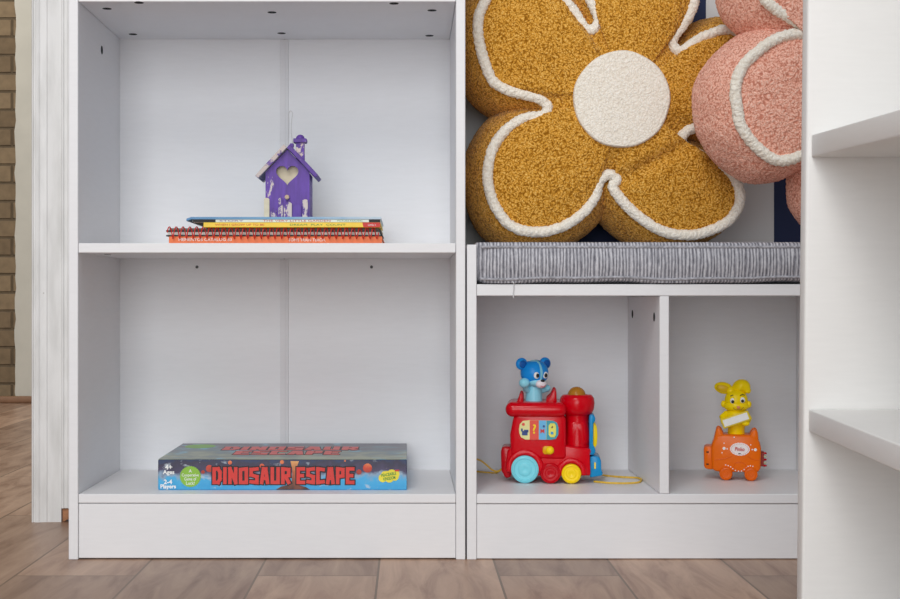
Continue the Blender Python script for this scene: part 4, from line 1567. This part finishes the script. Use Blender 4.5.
bm = text_bm('Pinko', 5.4 * r_, .0002, .00012, 9.5 * r_, 0.15)
q = R2(739.2, 449.3); bmesh.ops.translate(bm, verts=bm.verts, vec=(q[0], -15.9 * r_, q[1])); obj('badge_lettering', bm, M_REDINK, bd, smooth=False)
bm = BM()
for i in range(28):
    a = 2 * math.pi * i / 28
    q = R2(739.4 + 8.4 * math.cos(a), 449.2 - 5.3 * math.sin(a)); disc(bm, q, .4 * r_, -15.8 * r_, 6)
obj('badge_border', bm, plain('badge_border_pink', (226, 150, 140), 0.5), bd, smooth=False)
bm = BM(); q = R2(739, 454); prism(bm, [(q[0] - 1.3 * r_, q[1]), (q[0] + 1.3 * r_, q[1]), (q[0] + 1.0 * r_, q[1] + .8 * r_), (q[0] - 1.0 * r_, q[1] + .8 * r_)], -15.85 * r_, -15.6 * r_); obj('badge_mark', bm, M_BLACK, bd, smooth=False)
# coupling rack on the right, dark bracket with striped knobs
bm = BM(); a0, a1 = R2(759, 452.5), R2(763, 467); box(bm, (a0[0], -6 * r_, a1[1]), (a1[0], 6 * r_, a0[1]), .6 * r_, 1)
cr = obj('coupling', bm, plain('dark_red_bracket', (150, 40, 28), 0.5), rb)
M_STR = plain('pale_green_knob', (196, 206, 170), 0.5)
for i, b in enumerate((454, 457.2, 460.4, 463.6, 466.4)):
    bm = BM(); q = R2(763.6, b); ellipsoid(bm, (q[0], -3 * r_, q[1]), (2.4 * r_, 3 * r_, 1.2 * r_), seg=16, rings=10)
    obj('coupling_knob', bm, M_STR if i % 2 else M_RED2, cr)
# bunny
bm = BM()
q = R2(736, 0)
lathe(bm, [(x * r_, R2(0, y)[1]) for x, y in ((8.6, 436.5), (8.3, 430), (9, 427), (11.6, 423), (12.6, 418), (11.4, 413), (8, 410), (5, 407))], (q[0], 0, 0), 'Z', 36)
q = R2(725, 420); tube(bm, [(R2(727, 414)[0], -3 * r_, R2(0, 414)[1]), (R2(722.5, 418)[0], -6 * r_, R2(0, 418)[1]), (R2(724, 423)[0], -11 * r_, R2(0, 423)[1])], [3.4 * r_, 3.4 * r_, 3 * r_], 14)
tube(bm, [(R2(745, 414)[0], -3 * r_, R2(0, 414)[1]), (R2(748, 419)[0], -6 * r_, R2(0, 419)[1]), (R2(745.5, 423.8)[0], -11 * r_, R2(0, 423.8)[1])], [3.4 * r_, 3.4 * r_, 3 * r_], 14)
ellipsoid(bm, (R2(745, 423.6)[0], -11 * r_, R2(0, 423.6)[1]), (4 * r_, 2.6 * r_, 2.6 * r_))
bun = obj('bunny_figure', bm, M_BUN, rb, angle=60)
bm = BM()
ellipsoid(bm, (R2(736, 400.5)[0], -3 * r_, R2(0, 400.5)[1]), (11.6 * r_, 10 * r_, 11.2 * r_))
ellipsoid(bm, (R2(736, 406)[0], -4 * r_, R2(0, 406)[1]), (12.8 * r_, 9 * r_, 6.6 * r_))
for a, s in ((723.4, -1), (748.4, 1)):
    ellipsoid(bm, (R2(a, 404.5)[0], -4 * r_, R2(0, 404.5)[1]), (2.6 * r_, 3 * r_, 3.6 * r_))
obj('head', bm, M_BUN, bun)
# left ear folded out sideways, right ear up with drooping tip
ML = Matrix.Translation((R2(723.6, 388)[0], -1 * r_, R2(0, 388)[1])) @ Matrix.Rotation(math.radians(12), 4, 'Y')
bm = BM(); ellipsoid(bm, (0, 0, 0), (9.4 * r_, 4.4 * r_, 6.0 * r_), ML)
ellipsoid(bm, (R2(730.5, 391)[0], -2 * r_, R2(0, 391)[1]), (5 * r_, 5 * r_, 5 * r_)); obj('ear', bm, M_BUN, bun)
bm = BM(); ellipsoid(bm, (-.6 * r_, -3.7 * r_, -.3 * r_), (6.6 * r_, 1.2 * r_, 3.5 * r_), ML); obj('inner_ear', bm, plastic('ear_inner_yellow', (222, 180, 16)), bun)
bm = BM()
tube(bm, spline([(R2(737, 394)[0], 0, R2(0, 394)[1]), (R2(738.5, 389)[0], 0, R2(0, 389)[1]), (R2(741, 384)[0], -1 * r_, R2(0, 386.4)[1]), (R2(744.4, 384.6)[0], -2 * r_, R2(0, 387)[1]), (R2(746.6, 388)[0], -3 * r_, R2(0, 389.6)[1]), (R2(748, 391)[0], -3.6 * r_, R2(0, 392)[1])], 24),
     [r_ * (5.4 + 2.3 * math.sin(math.pi * min(1, i / 20)) - (2.4 * max(0, (i - 14) / 9))) for i in range(24)], 18)
ellipsoid(bm, (R2(748, 391)[0], -3.6 * r_, R2(0, 391)[1]), 2.2 * r_)
obj('ear', bm, M_BUN, bun, angle=60)
for a, b, s in ((732.4, 400.4, -1), (742, 399.6, 1)):
    bm = BM(); ellipsoid(bm, (R2(a, b)[0], -11.8 * r_, R2(0, b)[1]), (2.4 * r_, 1.3 * r_, 2.9 * r_)); obj('eye', bm, M_WHITE, bun)
    bm = BM(); ellipsoid(bm, (R2(a + .1, b + .8)[0], -12.9 * r_, R2(0, b + .8)[1]), (1.5 * r_, .6 * r_, 1.6 * r_)); obj('pupil', bm, M_BLACK, bun)
    bm = BM(); tube(bm, [(R2(a - 2.2, b - 4.6 - s * -.3)[0], -11 * r_, R2(0, b - 4.6)[1]), (R2(a, b - 5.9)[0], -11 * r_, R2(0, b - 5.9)[1]), (R2(a + 2.2, b - 5)[0], -10.6 * r_, R2(0, b - 5)[1])], .45 * r_, 6); obj('eyebrow', bm, M_BLACK, bun)
bm = BM(); ellipsoid(bm, (R2(738, 407)[0], -13.2 * r_, R2(0, 407)[1]), (1.8 * r_, 1.3 * r_, 1.5 * r_)); obj('nose', bm, plastic('nose_pink', (232, 150, 110)), bun)
bm = BM(); tube(bm, spline([(R2(a, b)[0], y * r_, R2(0, b)[1]) for a, b, y in ((733, 407.6, -12.6), (735.6, 409.6, -13.2), (738, 408.9, -13.6), (740.6, 409.4, -13.2), (743, 406.8, -12.4))], 20), .3 * r_, 6); obj('mouth', bm, plain('mouth_brown', (170, 120, 20), 0.5), bun)
MS = Matrix.Translation((R2(735.4, 419.6)[0], -13.5 * r_, R2(0, 419.6)[1])) @ Matrix.Rotation(math.radians(-20), 4, 'Y')
bm = BM(); box(bm, (-14.2 * r_, -1 * r_, -5 * r_), (14.2 * r_, 1.4 * r_, 5 * r_), .7 * r_, 2, MS)
sg = obj('sign_board', bm, plastic('sign_yellow', (232, 208, 60)), bun)
bm = BM(); box(bm, (-12.6 * r_, -1.5 * r_, -3.5 * r_), (12.6 * r_, -1.01 * r_, 3.5 * r_), .2 * r_, 1, MS); obj('sign_face', bm, M_WHITE, bun, label='white face of the sign')

# ------------------------------------------------------------------ near shelf unit on the right, seen from its open side
TH = math.radians(2.0)
UY = -0.6875
loc = (0, UY + ZC * math.sin(TH), ZC - ZC * math.cos(TH))
un = thing('shelf_unit', 'near white open shelf unit at the right edge, in front of the bench', 'shelf unit', (0.44, loc[1], loc[2]), (TH, 0, 0))


def upart(name, a, b, bev=0.0012):
    bm = BM()
    box(bm, (a[0] - .44, a[1], a[2]), (b[0] - .44, b[1], b[2]), bev, 3)
    obj(name, bm, M_LAM2, un, angle=50)


ux0, ux1 = (799 - 408) / F * 1.0152, 0.58
upart('side_panel', (ux0, 0, 0), (ux1, 0.015, 0.92), 0.0022)
upart('side_panel', (ux0, -0.615, 0.0225), (ux1, -0.60, 0.92), 0.0022)
upart('back_panel', (ux1 + .0003, -0.615, 0.0225), (ux1 + .006, 0.015, 0.92), 0.0005)
sx = (809.6 - 408) / F
for z in (0.2439 - .0170, 0.4300, 0.0245):
    upart('shelf', (sx, -0.5995, z), (ux1 - .0003, -0.0005, z + 0.0165))
upart('top_panel', (ux0, -0.5995, 0.905), (ux1 - .0003, -0.0005, 0.92))
